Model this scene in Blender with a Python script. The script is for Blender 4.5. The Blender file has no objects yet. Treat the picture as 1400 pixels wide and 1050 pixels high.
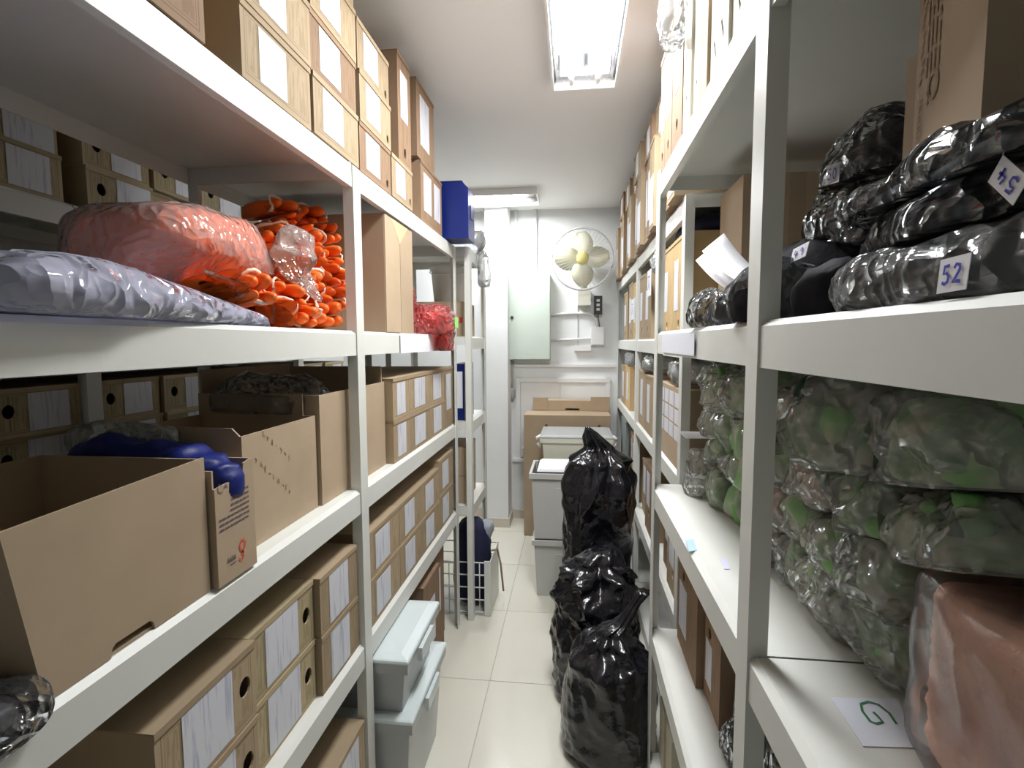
import bpy, bmesh, math, random
from mathutils import Vector, Matrix, noise as mn

S = bpy.context.scene
COL = S.collection
rnd = random.Random(7)

# ------------------------------------------------------------------ camera
F_PX, PITCH, YAW, ROLL, EYE = 713.9, .0805, .1169, .0037, 1.5
_f = Vector((-math.sin(YAW)*math.cos(PITCH), math.cos(YAW)*math.cos(PITCH), -math.sin(PITCH)))
_r = Vector((math.cos(YAW), math.sin(YAW), 0))
_d = _f.cross(_r)
if _d.z > 0: _d = -_d
CR = _r*math.cos(ROLL) + _d*math.sin(ROLL)
CD = -_r*math.sin(ROLL) + _d*math.cos(ROLL)
CF = _f
cam = bpy.data.objects.new('camera', bpy.data.cameras.new('camera'))
COL.objects.link(cam)
cam.data.sensor_width = 36; cam.data.lens = F_PX/1400*36; cam.data.clip_start = .02
cam.matrix_world = Matrix.Translation((0, 0, EYE)) @ Matrix((CR, -CD, -CF)).transposed().to_4x4()
S.camera = cam

def A(px, py, X=None, Y=None, Z=None):
    """photo pixel -> the point where its ray meets a plane of the room"""
    d = CR*(px-700) + CD*(py-525) + CF*F_PX
    if X is not None: t = X/d.x
    elif Y is not None: t = Y/d.y
    else: t = (Z-EYE)/d.z
    return Vector((0, 0, EYE)) + d*t

# ------------------------------------------------------------------ world and exposure
w = bpy.data.worlds.new('world'); S.world = w; w.use_nodes = True
w.node_tree.nodes['Background'].inputs[0].default_value = (.97, .985, 1, 1)
w.node_tree.nodes['Background'].inputs[1].default_value = 0        # a closed room: only its ceiling lamps light it
S.view_settings.view_transform = 'Standard'; S.view_settings.look = 'None'
S.view_settings.gamma = 1; S.view_settings.use_curve_mapping = False
S.view_settings.exposure = .38
LAMP_W = 26
S.cycles.transparent_max_bounces = 32

CEIL, BACK, WL, WR, REAR = 2.567, 4.335, -1.98, .87, -1.3

# ------------------------------------------------------------------ materials
MATS = {}
def srgb(r, g, b):
    return tuple(((c/255)/12.92 if c/255 <= .04045 else ((c/255+.055)/1.055)**2.4) for c in (r, g, b)) + (1,)

def mat(name, col, rough=.6, metal=0, bump=0, bscale=60, var=0, vscale=8, spec=.4, objvar=0, coat=0, emit=0):
    if name in MATS: return MATS[name]
    m = bpy.data.materials.new(name); m.use_nodes = True; nt = m.node_tree; N = nt.nodes; L = nt.links
    b = N['Principled BSDF']
    b.inputs['Roughness'].default_value = rough; b.inputs['Metallic'].default_value = metal
    b.inputs['Specular IOR Level'].default_value = spec; b.inputs['Coat Weight'].default_value = coat
    b.inputs['Base Color'].default_value = col
    if emit:
        b.inputs['Emission Color'].default_value = col; b.inputs['Emission Strength'].default_value = emit
    tc = N.new('ShaderNodeTexCoord')
    src = None
    if var:
        n = N.new('ShaderNodeTexNoise'); n.inputs['Scale'].default_value = vscale; n.inputs['Detail'].default_value = 5
        L.new(tc.outputs['Object'], n.inputs['Vector'])
        mp = N.new('ShaderNodeMapRange'); mp.inputs[1].default_value = .3; mp.inputs[2].default_value = .7
        mp.inputs[3].default_value = 1-var; mp.inputs[4].default_value = 1+var
        L.new(n.outputs['Fac'], mp.inputs[0]); src = mp.outputs[0]
    if objvar:
        oi = N.new('ShaderNodeObjectInfo')
        mp = N.new('ShaderNodeMapRange'); mp.inputs[3].default_value = 1-objvar; mp.inputs[4].default_value = 1+objvar
        L.new(oi.outputs['Random'], mp.inputs[0])
        if src:
            mu = N.new('ShaderNodeMath'); mu.operation = 'MULTIPLY'; L.new(src, mu.inputs[0]); L.new(mp.outputs[0], mu.inputs[1]); src = mu.outputs[0]
        else: src = mp.outputs[0]
    if src:
        vm = N.new('ShaderNodeVectorMath'); vm.operation = 'SCALE'; vm.inputs[0].default_value = col[:3]
        L.new(src, vm.inputs['Scale']); L.new(vm.outputs[0], b.inputs['Base Color'])
    if bump:
        n = N.new('ShaderNodeTexNoise'); n.inputs['Scale'].default_value = bscale; n.inputs['Detail'].default_value = 4
        L.new(tc.outputs['Object'], n.inputs['Vector'])
        bp = N.new('ShaderNodeBump'); bp.inputs['Strength'].default_value = bump; bp.inputs['Distance'].default_value = .01
        L.new(n.outputs['Fac'], bp.inputs['Height']); L.new(bp.outputs[0], b.inputs['Normal'])
    MATS[name] = m
    return m

def film(name, col=(.9, .92, .93, 1), milk=.22, rough=.12, bscale=14, bump=.9):
    """thin clear plastic: mostly see-through, slightly milky, with creases that catch the lamps"""
    if name in MATS: return MATS[name]
    m = bpy.data.materials.new(name); m.use_nodes = True; nt = m.node_tree; N = nt.nodes; L = nt.links
    N.remove(N['Principled BSDF']); out = N['Material Output']
    tc = N.new('ShaderNodeTexCoord')
    ns = N.new('ShaderNodeTexNoise'); ns.inputs['Scale'].default_value = bscale*.5; ns.inputs['Detail'].default_value = 2; L.new(tc.outputs['Object'], ns.inputs['Vector'])
    ad = N.new('ShaderNodeVectorMath'); ad.operation = 'MULTIPLY_ADD'; ad.inputs[1].default_value = (.12, .12, .12); L.new(ns.outputs['Color'], ad.inputs[0]); L.new(tc.outputs['Object'], ad.inputs[2])
    n = N.new('ShaderNodeTexVoronoi'); n.feature = 'F1'; n.inputs['Scale'].default_value = bscale*1.6
    L.new(ad.outputs[0], n.inputs['Vector'])
    bp = N.new('ShaderNodeBump'); bp.inputs['Strength'].default_value = bump; bp.inputs['Distance'].default_value = .02
    L.new(n.outputs['Distance'], bp.inputs['Height'])
    tr = N.new('ShaderNodeBsdfTransparent'); tr.inputs[0].default_value = (min(1, col[0]*1.07), min(1, col[1]*1.06), min(1, col[2]*1.06), 1)
    df = N.new('ShaderNodeBsdfDiffuse'); df.inputs[0].default_value = col; L.new(bp.outputs[0], df.inputs['Normal'])
    gl = N.new('ShaderNodeBsdfGlossy'); gl.inputs['Roughness'].default_value = rough; L.new(bp.outputs[0], gl.inputs['Normal'])
    fr = N.new('ShaderNodeFresnel'); fr.inputs[0].default_value = 1.5; L.new(bp.outputs[0], fr.inputs['Normal'])
    m1 = N.new('ShaderNodeMixShader'); m1.inputs[0].default_value = min(1, milk*1.25); L.new(tr.outputs[0], m1.inputs[1]); L.new(df.outputs[0], m1.inputs[2])
    m2 = N.new('ShaderNodeMixShader'); L.new(fr.outputs[0], m2.inputs[0]); L.new(m1.outputs[0], m2.inputs[1]); L.new(gl.outputs[0], m2.inputs[2])
    L.new(m2.outputs[0], out.inputs['Surface'])
    MATS[name] = m
    return m

def archive_mat(name, col, line):
    """kraft archive card with the double printed frame on its front (two UV maps hold distances to the edges in metres)"""
    m = bpy.data.materials.new(name); m.use_nodes = True; nt = m.node_tree; N = nt.nodes; L = nt.links
    b = N['Principled BSDF']; b.inputs['Roughness'].default_value = .75; b.inputs['Specular IOR Level'].default_value = .25
    def M(op, x, y):
        k = N.new('ShaderNodeMath'); k.operation = op
        for i, v in enumerate((x, y)):
            if isinstance(v, (int, float)): k.inputs[i].default_value = v
            else: L.new(v, k.inputs[i])
        return k.outputs[0]
    ds = []
    for nm in ('lowleft', 'topright'):
        u = N.new('ShaderNodeUVMap'); u.uv_map = nm
        s = N.new('ShaderNodeSeparateXYZ'); L.new(u.outputs[0], s.inputs[0]); ds += [s.outputs[0], s.outputs[1]]
    d = M('MINIMUM', M('MINIMUM', ds[0], ds[1]), M('MINIMUM', ds[2], ds[3]))
    def band(v, a, c): return M('MULTIPLY', M('GREATER_THAN', v, a), M('LESS_THAN', v, c))
    on = M('GREATER_THAN', d, 0)
    fr = M('MAXIMUM', band(d, .011, .0135), band(d, .0175, .019))
    st = M('MULTIPLY', M('GREATER_THAN', d, .019), M('MAXIMUM', band(ds[0], .048, .054), band(ds[0], .060, .063)))
    tc0 = N.new('ShaderNodeTexCoord'); mp0 = N.new('ShaderNodeMapping'); mp0.inputs['Scale'].default_value = (1, 120, 14); L.new(tc0.outputs['Object'], mp0.inputs[0])
    n0 = N.new('ShaderNodeTexNoise'); n0.inputs['Scale'].default_value = 1; L.new(mp0.outputs[0], n0.inputs['Vector'])
    tx = M('MULTIPLY', M('GREATER_THAN', d, .022), M('MULTIPLY', M('GREATER_THAN', n0.outputs['Fac'], .54), .55))
    ln = M('MULTIPLY', on, M('MAXIMUM', M('MAXIMUM', fr, st), tx))
    oi = N.new('ShaderNodeObjectInfo'); tc = N.new('ShaderNodeTexCoord')
    n = N.new('ShaderNodeTexNoise'); n.inputs['Scale'].default_value = 12; n.inputs['Detail'].default_value = 6; L.new(tc.outputs['Object'], n.inputs['Vector'])
    k = M('MULTIPLY', M('ADD', M('MULTIPLY', oi.outputs['Random'], .22), .88), M('ADD', M('MULTIPLY', n.outputs['Fac'], .2), .9))
    vm = N.new('ShaderNodeVectorMath'); vm.operation = 'SCALE'; vm.inputs[0].default_value = col[:3]; L.new(k, vm.inputs['Scale'])
    mx = N.new('ShaderNodeMix'); mx.data_type = 'RGBA'; L.new(M('MULTIPLY', ln, .65), mx.inputs[0])
    L.new(vm.outputs[0], mx.inputs[6]); mx.inputs[7].default_value = line; L.new(mx.outputs[2], b.inputs['Base Color'])
    MATS[name] = m
    return m

def paper_mat(name, col, ink):
    """white sheet with faint printed columns of text"""
    m = bpy.data.materials.new(name); m.use_nodes = True; nt = m.node_tree; N = nt.nodes; L = nt.links
    b = N['Principled BSDF']; b.inputs['Roughness'].default_value = .5
    tc = N.new('ShaderNodeTexCoord'); oi = N.new('ShaderNodeObjectInfo')
    mp = N.new('ShaderNodeMapping'); mp.inputs['Scale'].default_value = (1, 110, 9)
    ad = N.new('ShaderNodeVectorMath'); L.new(tc.outputs['Object'], ad.inputs[0]); L.new(oi.outputs['Location'], ad.inputs[1]); L.new(ad.outputs[0], mp.inputs[0])
    n = N.new('ShaderNodeTexNoise'); n.inputs['Scale'].default_value = 1; n.inputs['Detail'].default_value = 3; L.new(mp.outputs[0], n.inputs['Vector'])
    r = N.new('ShaderNodeMapRange'); r.inputs[1].default_value = .54; r.inputs[2].default_value = .66; r.inputs[4].default_value = .5; L.new(n.outputs['Fac'], r.inputs[0])
    mx = N.new('ShaderNodeMix'); mx.data_type = 'RGBA'; L.new(r.outputs[0], mx.inputs[0]); mx.inputs[6].default_value = col; mx.inputs[7].default_value = ink
    L.new(mx.outputs[2], b.inputs['Base Color'])
    MATS[name] = m
    return m

WHITE = mat('shelf_paint', srgb(217, 218, 212), .42, var=.03, vscale=5, bump=.03, bscale=30)
WALL = mat('wall_paint', srgb(232, 234, 234), .6, var=.015, bump=.03, bscale=90)
CEILM = mat('ceiling_paint', srgb(236, 234, 232), .8, bump=.03, bscale=120)
GROUT = mat('grout', srgb(186, 184, 172), .9)
TILE = mat('porcelain_tile', srgb(222, 219, 205), .12, var=.02, vscale=3, spec=.5, objvar=.015)
KRAFT = mat('kraft_card', srgb(176, 156, 131), .75, var=.06, vscale=7, spec=.2, objvar=.07)
KRAFTD = KRAFT
ARCH = archive_mat('archive_card', srgb(168, 148, 121), srgb(120, 108, 70))
ARCHG = archive_mat('archive_card_olive', srgb(176, 160, 128), srgb(118, 112, 72))
ARCHB = archive_mat('archive_card_brown', srgb(148, 122, 98), srgb(110, 84, 58))
PAPER = paper_mat('printed_label', srgb(212, 213, 220), srgb(140, 146, 178))
PLAIN = mat('plain_paper', srgb(238, 238, 242), .5)
FILM = film('clear_film', milk=.22, bscale=18, bump=.5)
FILMC = film('garment_film', milk=.10, bscale=20)
FILMM = film('milky_film', (.90, .91, .87, 1), .19, .1, 24, .7)
FILML = film('lilac_film', srgb(224, 226, 250), .42, .06, 20, .6)
FILMP = film('pinkish_film', srgb(250, 228, 220), .22, .09, 24, .4)
FILMG = film('grey_film', (.86, .88, .9, 1), .03, .07, 22, 1.0)
BLACKBAG = mat('black_polythene', (.006, .006, .009, 1), .17, bump=.75, bscale=20, spec=.6)
BLACKCLOTH = mat('black_cloth', (.010, .010, .014, 1), .8, bump=.3, bscale=40, spec=.2)
NAVY = mat('navy_cloth', srgb(28, 32, 62), .8, bump=.2, bscale=30)
BLUEP = mat('blue_polythene', srgb(12, 28, 104), .45, var=.05, vscale=12, bump=.3, bscale=20)
BLUEBOX = mat('blue_polypropylene', srgb(16, 34, 104), .35)
ORANGE = mat('orange_rubber', srgb(243, 114, 34), .5, var=.1, vscale=14, objvar=.08)
ORANGEB = mat('orange_bundle', srgb(242, 126, 56), .7, var=.06, vscale=9, bump=.5, bscale=12)
CUFF = mat('cotton_cuff', srgb(238, 216, 196), .9, bump=.3, bscale=120)
GREYBIN = mat('grey_polypropylene', srgb(196, 196, 192), .45)
CLEARBIN = film('frosted_polypropylene', (.80, .83, .84, 1), .42, .25, 3, .05)
SILVER = mat('silver_reflector', (.86, .88, .92, 1), .12, 1)
LAMPM = mat('lit_tube', (1, .985, .96, 1), .4, emit=22)
GLARE = mat('reflector_glare', (.97, .985, 1, 1), .4, emit=2.2)  # added glow for the blown-out glare of tubes and reflector
PANELG = mat('panel_enamel', srgb(194, 204, 194), .4)
PVC = mat('white_pvc', srgb(232, 232, 230), .4)
FANW = mat('fan_plastic', srgb(228, 226, 214), .4)
FANB = mat('fan_blade', srgb(214, 212, 188), .3)
FANY = mat('fan_hub', srgb(222, 212, 140), .35)
DARK = mat('dark_plastic', srgb(52, 54, 54), .45)
BEIGE = mat('beige_baseboard', srgb(206, 198, 186), .5)
INKB = mat('blue_marker', srgb(44, 38, 168), .6)
INKG = mat('green_marker', srgb(60, 128, 84), .6)
INKD = mat('grey_ink', srgb(104, 88, 92), .8)
INKR = mat('red_ink', srgb(204, 92, 66), .8)
PINK = mat('pink_towel', srgb(255, 202, 178), .95, var=.05, vscale=20, bump=1, bscale=38)
GREEN1 = mat('green_rubber', srgb(150, 176, 132), .6, var=.08, vscale=16, bump=.4, bscale=22)
GREEN2 = mat('dark_green_rubber', srgb(70, 90, 70), .6, var=.08, vscale=12)
def mottled(name, c1, c2, scale):
    m = mat(name, c1, .65, bump=.4, bscale=24); N = m.node_tree.nodes; L = m.node_tree.links
    tc = N.new('ShaderNodeTexCoord'); n = N.new('ShaderNodeTexNoise'); n.inputs['Scale'].default_value = scale; n.inputs['Detail'].default_value = 4; L.new(tc.outputs['Object'], n.inputs['Vector'])
    r = N.new('ShaderNodeMapRange'); r.inputs[1].default_value = .42; r.inputs[2].default_value = .58; L.new(n.outputs['Fac'], r.inputs[0])
    x = N.new('ShaderNodeMix'); x.data_type = 'RGBA'; L.new(r.outputs[0], x.inputs[0]); x.inputs[6].default_value = c1; x.inputs[7].default_value = c2
    L.new(x.outputs[2], N['Principled BSDF'].inputs['Base Color']); return m
MOT = [mottled('pale_green_gloves', srgb(186, 190, 170), srgb(134, 176, 116), 17), mottled('grey_green_gloves', srgb(170, 168, 152), srgb(120, 160, 108), 14), mottled('rosy_gloves', srgb(188, 178, 162), srgb(170, 120, 108), 15)]
RED1 = mat('red_rubber', srgb(196, 104, 94), .6, var=.2)
REDP = mat('red_polythene', srgb(206, 66, 66), .3, var=.08, vscale=18, bump=.5, bscale=18)
WINE = mat('wine_cloth', srgb(128, 62, 62), .7, var=.2)
REDF = film('red_film', srgb(240, 128, 124), .26, .1, 22, .8)
LIME = mat('lime_paper', srgb(150, 220, 120), .6)
OCHRE = archive_mat('archive_card_ochre', srgb(198, 170, 124), srgb(160, 128, 78))
STEEL = mat('fan_wire', srgb(222, 222, 218), .3)

# ------------------------------------------------------------------ mesh helpers
class MB:
    def __init__(s): s.v = []; s.f = []; s.m = []
    def add(s, vs, fs, m=0):
        o = len(s.v); s.v += [tuple(p) for p in vs]
        s.f += [tuple(i+o for i in f) for f in fs]; s.m += [m]*len(fs); return s
    def box(s, x0, x1, y0, y1, z0, z1, m=0):
        x0, x1 = sorted((x0, x1)); y0, y1 = sorted((y0, y1)); z0, z1 = sorted((z0, z1))
        return s.add([(x0,y0,z0),(x1,y0,z0),(x1,y1,z0),(x0,y1,z0),(x0,y0,z1),(x1,y0,z1),(x1,y1,z1),(x0,y1,z1)],
                     [(0,3,2,1),(4,5,6,7),(0,1,5,4),(1,2,6,5),(2,3,7,6),(3,0,4,7)], m)
    def prism(s, poly, ax, a0, a1, m=0):
        """poly in the two other axes (in x,y,z order), pushed along axis ax"""
        def P(p, a):
            q = list(p); q.insert(ax, a); return q
        n = len(poly)
        return s.add([P(p, a0) for p in poly] + [P(p, a1) for p in poly],
                     [tuple(range(n)), tuple(range(2*n-1, n-1, -1))] + [(i, i+n, (i+1) % n+n, (i+1) % n) for i in range(n)], m)
    def tube(s, path, r, n=8, m=0, closed=False):
        P = [Vector(p) for p in path]; k = len(P); rings = []
        up = Vector((0, 0, 1))
        for i, p in enumerate(P):
            a = P[(i-1) % k] if closed or i else p; b = P[(i+1) % k] if closed or i < k-1 else p
            t = (b-a).normalized(); ref = up if abs(t.z) < .93 else Vector((1, 0, 0))
            u = t.cross(ref).normalized(); w_ = t.cross(u)
            rr = r[i] if isinstance(r, (list, tuple)) else r
            rings.append([p + (u*math.cos(2*math.pi*j/n) + w_*math.sin(2*math.pi*j/n))*rr for j in range(n)])
        vs = [v for R in rings for v in R]; fs = []
        for i in range(k if closed else k-1):
            for j in range(n):
                a, b = i*n, ((i+1) % k)*n; fs.append((a+j, a+(j+1) % n, b+(j+1) % n, b+j))
        if not closed: fs += [tuple(range(n-1, -1, -1)), tuple(range((k-1)*n, k*n))]
        return s.add(vs, fs, m)
    def lathe(s, prof, c, n=24, ax=2, m=0):
        """prof: (radius, height) pairs about the axis ax through c"""
        vs = []; fs = []; k = len(prof)
        for r, h in prof:
            for j in range(n):
                a = 2*math.pi*j/n; p = [r*math.cos(a), r*math.sin(a)]; p.insert(ax, h)
                if ax == 1: p = [r*math.cos(a), h, r*math.sin(a)]
                vs.append((p[0]+c[0], p[1]+c[1], p[2]+c[2]))
        for i in range(k-1):
            for j in range(n): fs.append((i*n+j, i*n+(j+1) % n, (i+1)*n+(j+1) % n, (i+1)*n+j))
        fs += [tuple(range(n-1, -1, -1)), tuple(range((k-1)*n, k*n))]
        return s.add(vs, fs, m)
    def ribbon(s, pts, wid, nrm, m=0):
        """flat pen stroke of width wid lying in the plane with normal nrm"""
        P = [Vector(p) for p in pts]; nrm = Vector(nrm).normalized(); vs = []
        for i, p in enumerate(P):
            t = (P[min(i+1, len(P)-1)] - P[max(i-1, 0)]).normalized(); u = t.cross(nrm)*wid/2
            vs += [p+u, p-u]
        return s.add(vs, [(2*i, 2*i+1, 2*i+3, 2*i+2) for i in range(len(P)-1)], m)
    def mesh(s, name, mats, smooth=False):
        me = bpy.data.meshes.new(name); me.from_pydata(s.v, [], s.f)
        for q in (mats if isinstance(mats, (list, tuple)) else [mats]): me.materials.append(q)
        me.polygons.foreach_set('material_index', s.m)
        bm = bmesh.new(); bm.from_mesh(me); bmesh.ops.recalc_face_normals(bm, faces=bm.faces); bm.to_mesh(me); bm.free()
        if smooth: me.polygons.foreach_set('use_smooth', [True]*len(me.polygons))
        me.update(); return me
    def build(s, name, mats, parent=None, smooth=False, local=False, origin=None):
        if not local:
            o = parent.location if parent else (origin if origin is not None else None)
            if parent and parent.parent: o = parent.parent.location + parent.location
            if o is not None: s.v = [(x-o[0], y-o[1], z-o[2]) for x, y, z in s.v]
        ob = bpy.data.objects.new(name, s.mesh(name, mats, smooth)); COL.objects.link(ob)
        if parent: ob.parent = parent
        elif origin is not None and not local: ob.location = origin
        return ob

def link(name, me, parent=None, loc=(0, 0, 0)):
    o = bpy.data.objects.new(name, me); COL.objects.link(o); o.location = loc
    if parent: o.parent = parent
    return o
def tag(o, label=None, cat=None, group=None, kind=None):
    if label: o['label'] = label
    if cat: o['category'] = cat
    if group: o['group'] = group
    if kind: o['kind'] = kind
    return o
def thing(name, loc, label, cat, group=None, rz=0, rot=None):
    o = bpy.data.objects.new(name, None); COL.objects.link(o); o.empty_display_size = .05
    o.location = loc; o.rotation_euler = rot if rot else (0, 0, rz)
    return tag(o, label, cat, group)
def boxmesh(name, dims, m, parent=None):
    return MB().box(*dims).build(name, m, parent)

def ridged(p, f, o=3):
    v = 0; a = 1; t = 0
    for _ in range(o):
        v += a*(1-2*abs(mn.noise(p*f))); t += a; f *= 2.1; a *= .55
    return v/t

def pillow(size, e1=.7, e2=.7, amp=.012, freq=9, seed=0, nu=40, nv=24, flat=-.8, lobes=0, crease=False):
    """crumpled soft body: superellipsoid of half sizes, creased along its normals, flattened where it lies"""
    a, b, c = size; off = Vector((seed*3.17, seed*1.31, seed*7.7)); vs = []; fs = []
    def sp(x, e): return math.copysign(abs(x)**e, x)
    for i in range(nv+1):
        ph = -math.pi/2 + math.pi*i/nv
        for j in range(nu):
            th = 2*math.pi*j/nu
            n = Vector((sp(math.cos(ph), e1)*sp(math.cos(th), e2), sp(math.cos(ph), e1)*sp(math.sin(th), e2), sp(math.sin(ph), e1)))
            p = Vector((n.x*a, n.y*b, n.z*c)); nn = Vector((n.x/a, n.y/b, n.z/c)).normalized()
            if crease:
                q = p+off; q = q+mn.noise_vector(q*freq*.6)*(.35/freq); q = Vector((q.x, q.y*.75, q.z*1.2))
                d0 = mn.voronoi(q*freq*.8)[0]; d1 = mn.voronoi(q*freq*2.1)[0]
                k = amp*(2.2*(d0[0]-.35)+.8*(d1[0]-.35)) + amp*1.2*mn.noise((p+off)*freq*.35)
            else: k = amp*ridged(p+off, freq) + amp*1.4*mn.noise((p+off)*freq*.35)
            if lobes: k += amp*.8*math.sin(lobes*th+seed)*math.cos(ph)
            p = p + nn*k
            if p.z < c*flat: p.z = c*flat
            vs.append(p)
    for i in range(nv):
        for j in range(nu): fs.append((i*nu+j, i*nu+(j+1) % nu, (i+1)*nu+(j+1) % nu, (i+1)*nu+j))
    zb = -c*flat
    vs = [Vector((v.x, v.y, v.z+zb)) for v in vs]       # base at z = 0
    return vs, fs
def pillow_ob(name, size, m, parent=None, loc=(0, 0, 0), rot=(0, 0, 0), smooth=True, **k):
    if 'film' in m.name: k['crease'] = True
    if 'polythene' in m.name: k['crease'] = True
    vs, fs = pillow(size, **k)
    mb = MB().add(vs, fs); ob = mb.build(name, m, parent, smooth, local=True)
    ob.location = loc; ob.rotation_euler = rot
    return ob

# ------------------------------------------------------------------ the room
S_ = 'structure'
fl = tag(boxmesh('floor', (WL, WR, REAR, BACK, -.06, -.004), GROUT), 'pale grout bed under the floor tiles', None, None, S_)
tile_me = {}
TS, X0, Y0 = .61, -.36-.61*3, 2.18-.61*6
for i in range(6):
    for j in range(10):
        a, b = max(X0+TS*i, WL), min(X0+TS*(i+1), WR); c, d = max(Y0+TS*j, REAR), min(Y0+TS*(j+1), BACK)
        if b-a < .02 or d-c < .02: continue
        key = (round(b-a, 3), round(d-c, 3))
        if key not in tile_me:
            u, v = key; g = .0012
            tile_me[key] = MB().add([(g,g,-.006),(u-g,g,-.006),(u-g,v-g,-.006),(g,v-g,-.006),(2*g,2*g,0),(u-2*g,2*g,0),(u-2*g,v-2*g,0),(2*g,v-2*g,0)],
                [(0,3,2,1),(4,5,6,7),(0,1,5,4),(1,2,6,5),(2,3,7,6),(3,0,4,7)]).mesh('tile', TILE)
        link('tile', tile_me[key], fl, (a, c, 0))
tag(boxmesh('ceiling', (WL, WR, REAR, BACK, CEIL, CEIL+.06), CEILM), 'plain off-white ceiling', None, None, S_)
tag(boxmesh('wall_back', (WL-.06, WR+.06, BACK, BACK+.06, -.06, CEIL+.06), WALL), 'white end wall with the fan', None, None, S_)
tag(boxmesh('wall_left', (WL-.06, WL, REAR, BACK, -.06, CEIL+.06), WALL), None, None, None, S_)
tag(boxmesh('wall_right', (WR, WR+.06, REAR, BACK, -.06, CEIL+.06), WALL), None, None, None, S_)
tag(boxmesh('wall_rear', (WL-.06, WR+.06, REAR-.06, REAR, -.06, CEIL+.06), WALL), None, None, None, S_)
CX0, CX1, CY = -.69, -.515, 4.10
tag(boxmesh('column', (CX0, CX1, CY, BACK, 0, CEIL), WALL), 'white square column against the end wall', None, None, S_)
mb = MB().box(WL, CX0, BACK-.012, BACK, 0, .075).box(CX1, WR, BACK-.012, BACK, 0, .075)
mb.box(CX0-.012, CX1+.012, CY-.012, CY, 0, .075).box(CX1, CX1+.012, CY, BACK, 0, .075).box(CX0-.012, CX0, CY, BACK, 0, .075)
tag(mb.build('baseboard_back', BEIGE), 'beige baseboard', None, None, S_)

# low two-leaf hatch in the end wall
hx0, hx1, hz0, hz1, hy = -.472, .30, .52, 1.2, BACK
mb = MB().box(hx0, hx0+.035, hy-.02, hy, hz0, hz1).box(hx1-.035, hx1, hy-.02, hy, hz0, hz1).box(hx0, hx1, hy-.022, hy, hz1-.035, hz1)
win = tag(mb.build('window_1', PVC), 'white two-leaf hatch behind the grey bins', None, None, S_)
xm = A(766, 540, Y=BACK).x
boxmesh('leaf', (hx0+.037, xm-.002, hy-.012, hy-.001, hz0+.01, hz1-.037), PVC, win)
boxmesh('leaf', (xm+.002, hx1-.037, hy-.012, hy-.001, hz0+.01, hz1-.037), PVC, win)
boxmesh('sill', (hx0-.03, hx1, hy-.035, hy, hz0-.025, hz0), PVC, win)
boxmesh('latch', (hx0+.045, hx0+.06, hy-.03, hy-.012, hz0+.03, hz0+.09), STEEL, win)

# ------------------------------------------------------------------ ceiling lamps
def ceiling_lamp(x0, x1, y0, y1, along, power, label, lit=(0, 1)):
    z1 = CEIL-.001; z0 = z1-.045
    t = thing('ceiling_lamp', ((x0+x1)/2, (y0+y1)/2, z0), label, 'ceiling lamp')
    mb = MB(); e = .008
    mb.box(x0, x0+e, y0, y1, z0, z1).box(x1-e, x1, y0, y1, z0, z1).box(x0+e, x1-e, y0, y0+e, z0, z1).box(x0+e, x1-e, y1-e, y1, z0, z1)
    mb.build('frame', PVC, t)
    # pleated silver reflector
    mb = MB(); n = 12
    for i in range(n):
        if along == 'y':
            a, b = x0+e+(x1-x0-2*e)*i/n, x0+e+(x1-x0-2*e)*(i+1)/n; c = (a+b)/2
            mb.add([(a,y0+e,z1-.003),(c,y0+e,z1-.018),(b,y0+e,z1-.003),(a,y1-e,z1-.003),(c,y1-e,z1-.018),(b,y1-e,z1-.003)], [(0,1,4,3),(1,2,5,4)])
        else:
            a, b = y0+e+(y1-y0-2*e)*i/n, y0+e+(y1-y0-2*e)*(i+1)/n; c = (a+b)/2
            mb.add([(x0+e,a,z1-.003),(x0+e,c,z1-.018),(x0+e,b,z1-.003),(x1-e,a,z1-.003),(x1-e,c,z1-.018),(x1-e,b,z1-.003)], [(0,1,4,3),(1,2,5,4)])
    mb.build('reflector', SILVER, t)
    for k in (.3, .7):
        zc = z1-.032; r = .013
        if along == 'y':
            x = x0+(x1-x0)*k; P = [(x, y0+.10, zc), (x, y1-.10, zc)]; sock = [(x, y1-.03, zc), (x, y1-.10, zc)]; sock2 = [(x, y0+.03, zc), (x, y0+.10, zc)]
        else:
            y = y0+(y1-y0)*k; P = [(x0+.10, y, zc), (x1-.10, y, zc)]; sock = [(x1-.03, y, zc), (x1-.10, y, zc)]; sock2 = [(x0+.03, y, zc), (x0+.10, y, zc)]
        tb = MB().tube(P, r, 12).build('tube', LAMPM, t, True)
        q = (P[0], P[1]); hw = ((x1-x0) if along == 'y' else (y1-y0))*.155  # glowing panels added below the tubes, standing in for their glare
        if along == 'y': boxmesh('glare_panel', (x-hw, x+hw, P[0][1], P[1][1]-.02, zc-.012, zc-.010), GLARE, t)
        else: boxmesh('glare_panel', (P[0][0], P[1][0], y-hw*.5, y+hw*.5, zc-.012, zc-.010), GLARE, t)
        for q in (sock, sock2):
            MB().tube(q, [.008, .012], 10).build('socket', PVC, tb, True)
    # cross louvres
    mb = MB(); m = 4
    for i in range(1, m):
        if along == 'y':
            y = y0+(y1-y0)*i/m; mb.box(x0+e, x1-e, y-.002, y+.002, z0+.001, z0+.012)
        else:
            x = x0+(x1-x0)*i/m; mb.box(x-.002, x+.002, y0+e, y1-e, z0+.001, z0+.012)
    mb.build('louvre', SILVER, t)
    L = bpy.data.lights.new('lamp_light', 'AREA'); L.shape = 'RECTANGLE'; L.energy = power; L.color = (.96, .98, 1)
    lx, ly = (x1-x0-.03, (y1-y0)-.24) if along == 'y' else ((x1-x0)-.24, y1-y0-.03)
    L.size, L.size_y = lx, ly
    o = bpy.data.objects.new('lamp_light', L); COL.objects.link(o); o.parent = t; o.location = (0, 0, .0005)
    return t
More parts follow.
